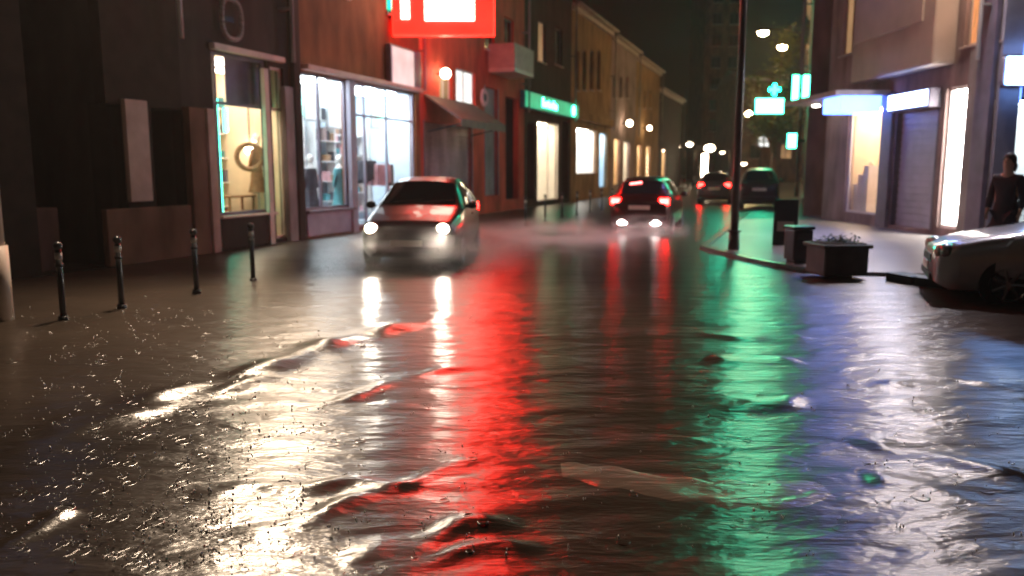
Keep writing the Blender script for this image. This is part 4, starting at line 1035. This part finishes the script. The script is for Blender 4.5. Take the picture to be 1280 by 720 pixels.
J = [(0, 0, .95, .15, .12), (0, 0, 1.15, .145, .11), (0, 0, 1.38, .17, .12), (0, 0, 1.50, .06, .06), (0, -.02, 1.58, .075, .085), (0, -.025, 1.68, .085, .10), (0, -.01, 1.76, .05, .06),
     (.17, 0, 1.42, .06), (.235, .01, 1.15, .047), (.25, -.05, .92, .033), (.25, -.07, .86, .030, .018), (-.17, 0, 1.42, .06), (-.235, .01, 1.15, .047), (-.25, -.05, .92, .033), (-.25, -.07, .86, .030, .018),
     (.09, 0, .88, .085), (.10, -.01, .50, .058), (.10, .02, .10, .04), (.10, -.10, .035, .035, .03), (-.09, 0, .88, .085), (-.11, .02, .50, .058), (-.12, .06, .10, .04), (-.12, -.06, .035, .035, .03)]
E = [(0, 1), (1, 2), (2, 3), (3, 4), (4, 5), (5, 6), (2, 7), (7, 8), (8, 9), (9, 10), (2, 11), (11, 12), (12, 13), (13, 14), (0, 15), (15, 16), (16, 17), (17, 18), (0, 19), (19, 20), (20, 21), (21, 22)]
for sd, b_ in ((1, 10), (-1, 14)):     # fingers and thumb
    for i, (dx, l) in enumerate(((-.024, .060), (-.008, .068), (.008, .064), (.022, .050))):
        k = len(J); J.append((sd*.25+sd*.0, -.07+dx*1.0, .825, .0085)); J.append((sd*.245, -.075+dx, .825-l*.5, .008)); J.append((sd*.235, -.078+dx, .825-l, .007)); E += [(b_, k), (k, k+1), (k+1, k+2)]
    k = len(J); J.append((sd*.24, -.115, .85, .009)); J.append((sd*.235, -.125, .82, .008)); E += [(b_, k), (k, k+1)]
body = skinned('body', J, E, 'skin', t)
JC = [(0, 0, .82, .20, .15), (0, 0, 1.0, .18, .14), (0, 0, 1.2, .165, .13), (0, 0, 1.38, .185, .14), (0, .01, 1.49, .10, .10), (.18, 0, 1.42, .075), (.24, .01, 1.15, .062), (.253, -.045, .93, .05), (-.18, 0, 1.42, .075), (-.24, .01, 1.15, .062), (-.253, -.045, .93, .05), (0, 0, .66, .215, .16)]
skinned('coat', JC, [(0, 1), (1, 2), (2, 3), (3, 4), (3, 5), (5, 6), (6, 7), (3, 8), (8, 9), (9, 10), (0, 11)], 'coat', t)
JT = [(0, 0, .90, .15, .12), (.09, 0, .84, .10), (.10, -.01, .50, .075), (.10, .02, .12, .062), (-.09, 0, .84, .10), (-.11, .02, .50, .075), (-.12, .06, .12, .062)]
skinned('trousers', JT, [(0, 1), (1, 2), (2, 3), (0, 4), (4, 5), (5, 6)], 'trousers', t)
MB().sph((0, .012, 1.70), .105, (.88, .98, 1.08)).sph((0, .07, 1.60), .085, (1, .7, 1.2)).build('hair', 'hair', t, True)
m = MB(); m.sph((0, -.118, 1.675), .016, (.8, 1.2, 1.5)); m.build('nose', 'skin', t, True)
m = MB(); m.sph((.032, -.108, 1.70), .010).sph((-.032, -.108, 1.70), .010).build('eyes', 'hair', t, True)
MB().sph((0, -.110, 1.635), .018, (1.2, .5, .35)).build('mouth', 'cloth_pink', t, True)
m = MB(); m.box(.06, .14, -.17, .07, 0, .07, .025); m.box(-.16, -.08, -.13, .11, 0, .07, .025); m.build('shoes', 'plastic_black', t, True)

# ------------------------------------------------------------------ rain haze
hm = MB(); hm.box(-199, 199, -59, 259, -1.2, 41)
M['haze'] = bpy.data.materials.new('haze'); M['haze'].use_nodes = True
n = M['haze'].node_tree.nodes; n.remove(n['Principled BSDF']); v = n.new('ShaderNodeVolumePrincipled'); v.inputs['Density'].default_value = .0009; v.inputs['Color'].default_value = (.9, .88, .86, 1); v.inputs['Anisotropy'].default_value = .45
M['haze'].node_tree.links.new(v.outputs[0], [x for x in n if x.type == 'OUTPUT_MATERIAL'][0].inputs['Volume'])
ho = hm.build('haze', 'haze'); ho['kind'] = 'stuff'; ho['label'] = 'thin rain haze glowing round the street lights'; ho['category'] = 'haze'

def mist(label, c, rad, dens):
    m = bpy.data.materials.new('spray_mist'); m.use_nodes = True; n = m.node_tree.nodes; L = m.node_tree.links
    n.remove(n['Principled BSDF']); v = n.new('ShaderNodeVolumePrincipled'); v.inputs['Color'].default_value = (.9, .87, .84, 1); v.inputs['Anisotropy'].default_value = .3
    tc = n.new('ShaderNodeTexCoord'); ln = n.new('ShaderNodeVectorMath'); ln.operation = 'LENGTH'; L.new(tc.outputs['Object'], ln.inputs[0])
    a = n.new('ShaderNodeMapRange'); a.interpolation_type = 'SMOOTHSTEP'; a.inputs[1].default_value = 1; a.inputs[2].default_value = .15; a.inputs[3].default_value = 0; a.inputs[4].default_value = dens; L.new(ln.outputs['Value'], a.inputs[0])
    nz = n.new('ShaderNodeTexNoise'); nz.inputs['Scale'].default_value = 2.6; nz.inputs['Detail'].default_value = 3; L.new(tc.outputs['Object'], nz.inputs[0])
    b = n.new('ShaderNodeMapRange'); b.inputs[1].default_value = .38; b.inputs[2].default_value = .62; L.new(nz.outputs[0], b.inputs[0])
    q = n.new('ShaderNodeMath'); q.operation = 'MULTIPLY'; L.new(a.outputs[0], q.inputs[0]); L.new(b.outputs[0], q.inputs[1]); L.new(q.outputs[0], v.inputs['Density'])
    L.new(v.outputs[0], [x for x in n if x.type == 'OUTPUT_MATERIAL'][0].inputs['Volume'])
    o = MB().sph((0, 0, 0), 1, u=24, v=14).build('spray_mist', m); o.location = c; o.scale = rad
    tag(o, label, 'mist', None, 'stuff')
mist('pale mist of spray low around the oncoming dark hatchback', (p1.x+.35, YC+.3, .22), (2.0, 1.7, .66), 1.3)
mist('long trail of pale mist over the road between the two moving cars', (p1.x+2.7, YC+5.0, .12), (2.4, 5.0, .42), .8)
mist('pale mist of spray behind the dark red compact car', (p2.x+.1, YC2-.5, .15), (1.3, .9, .5), 1.2)
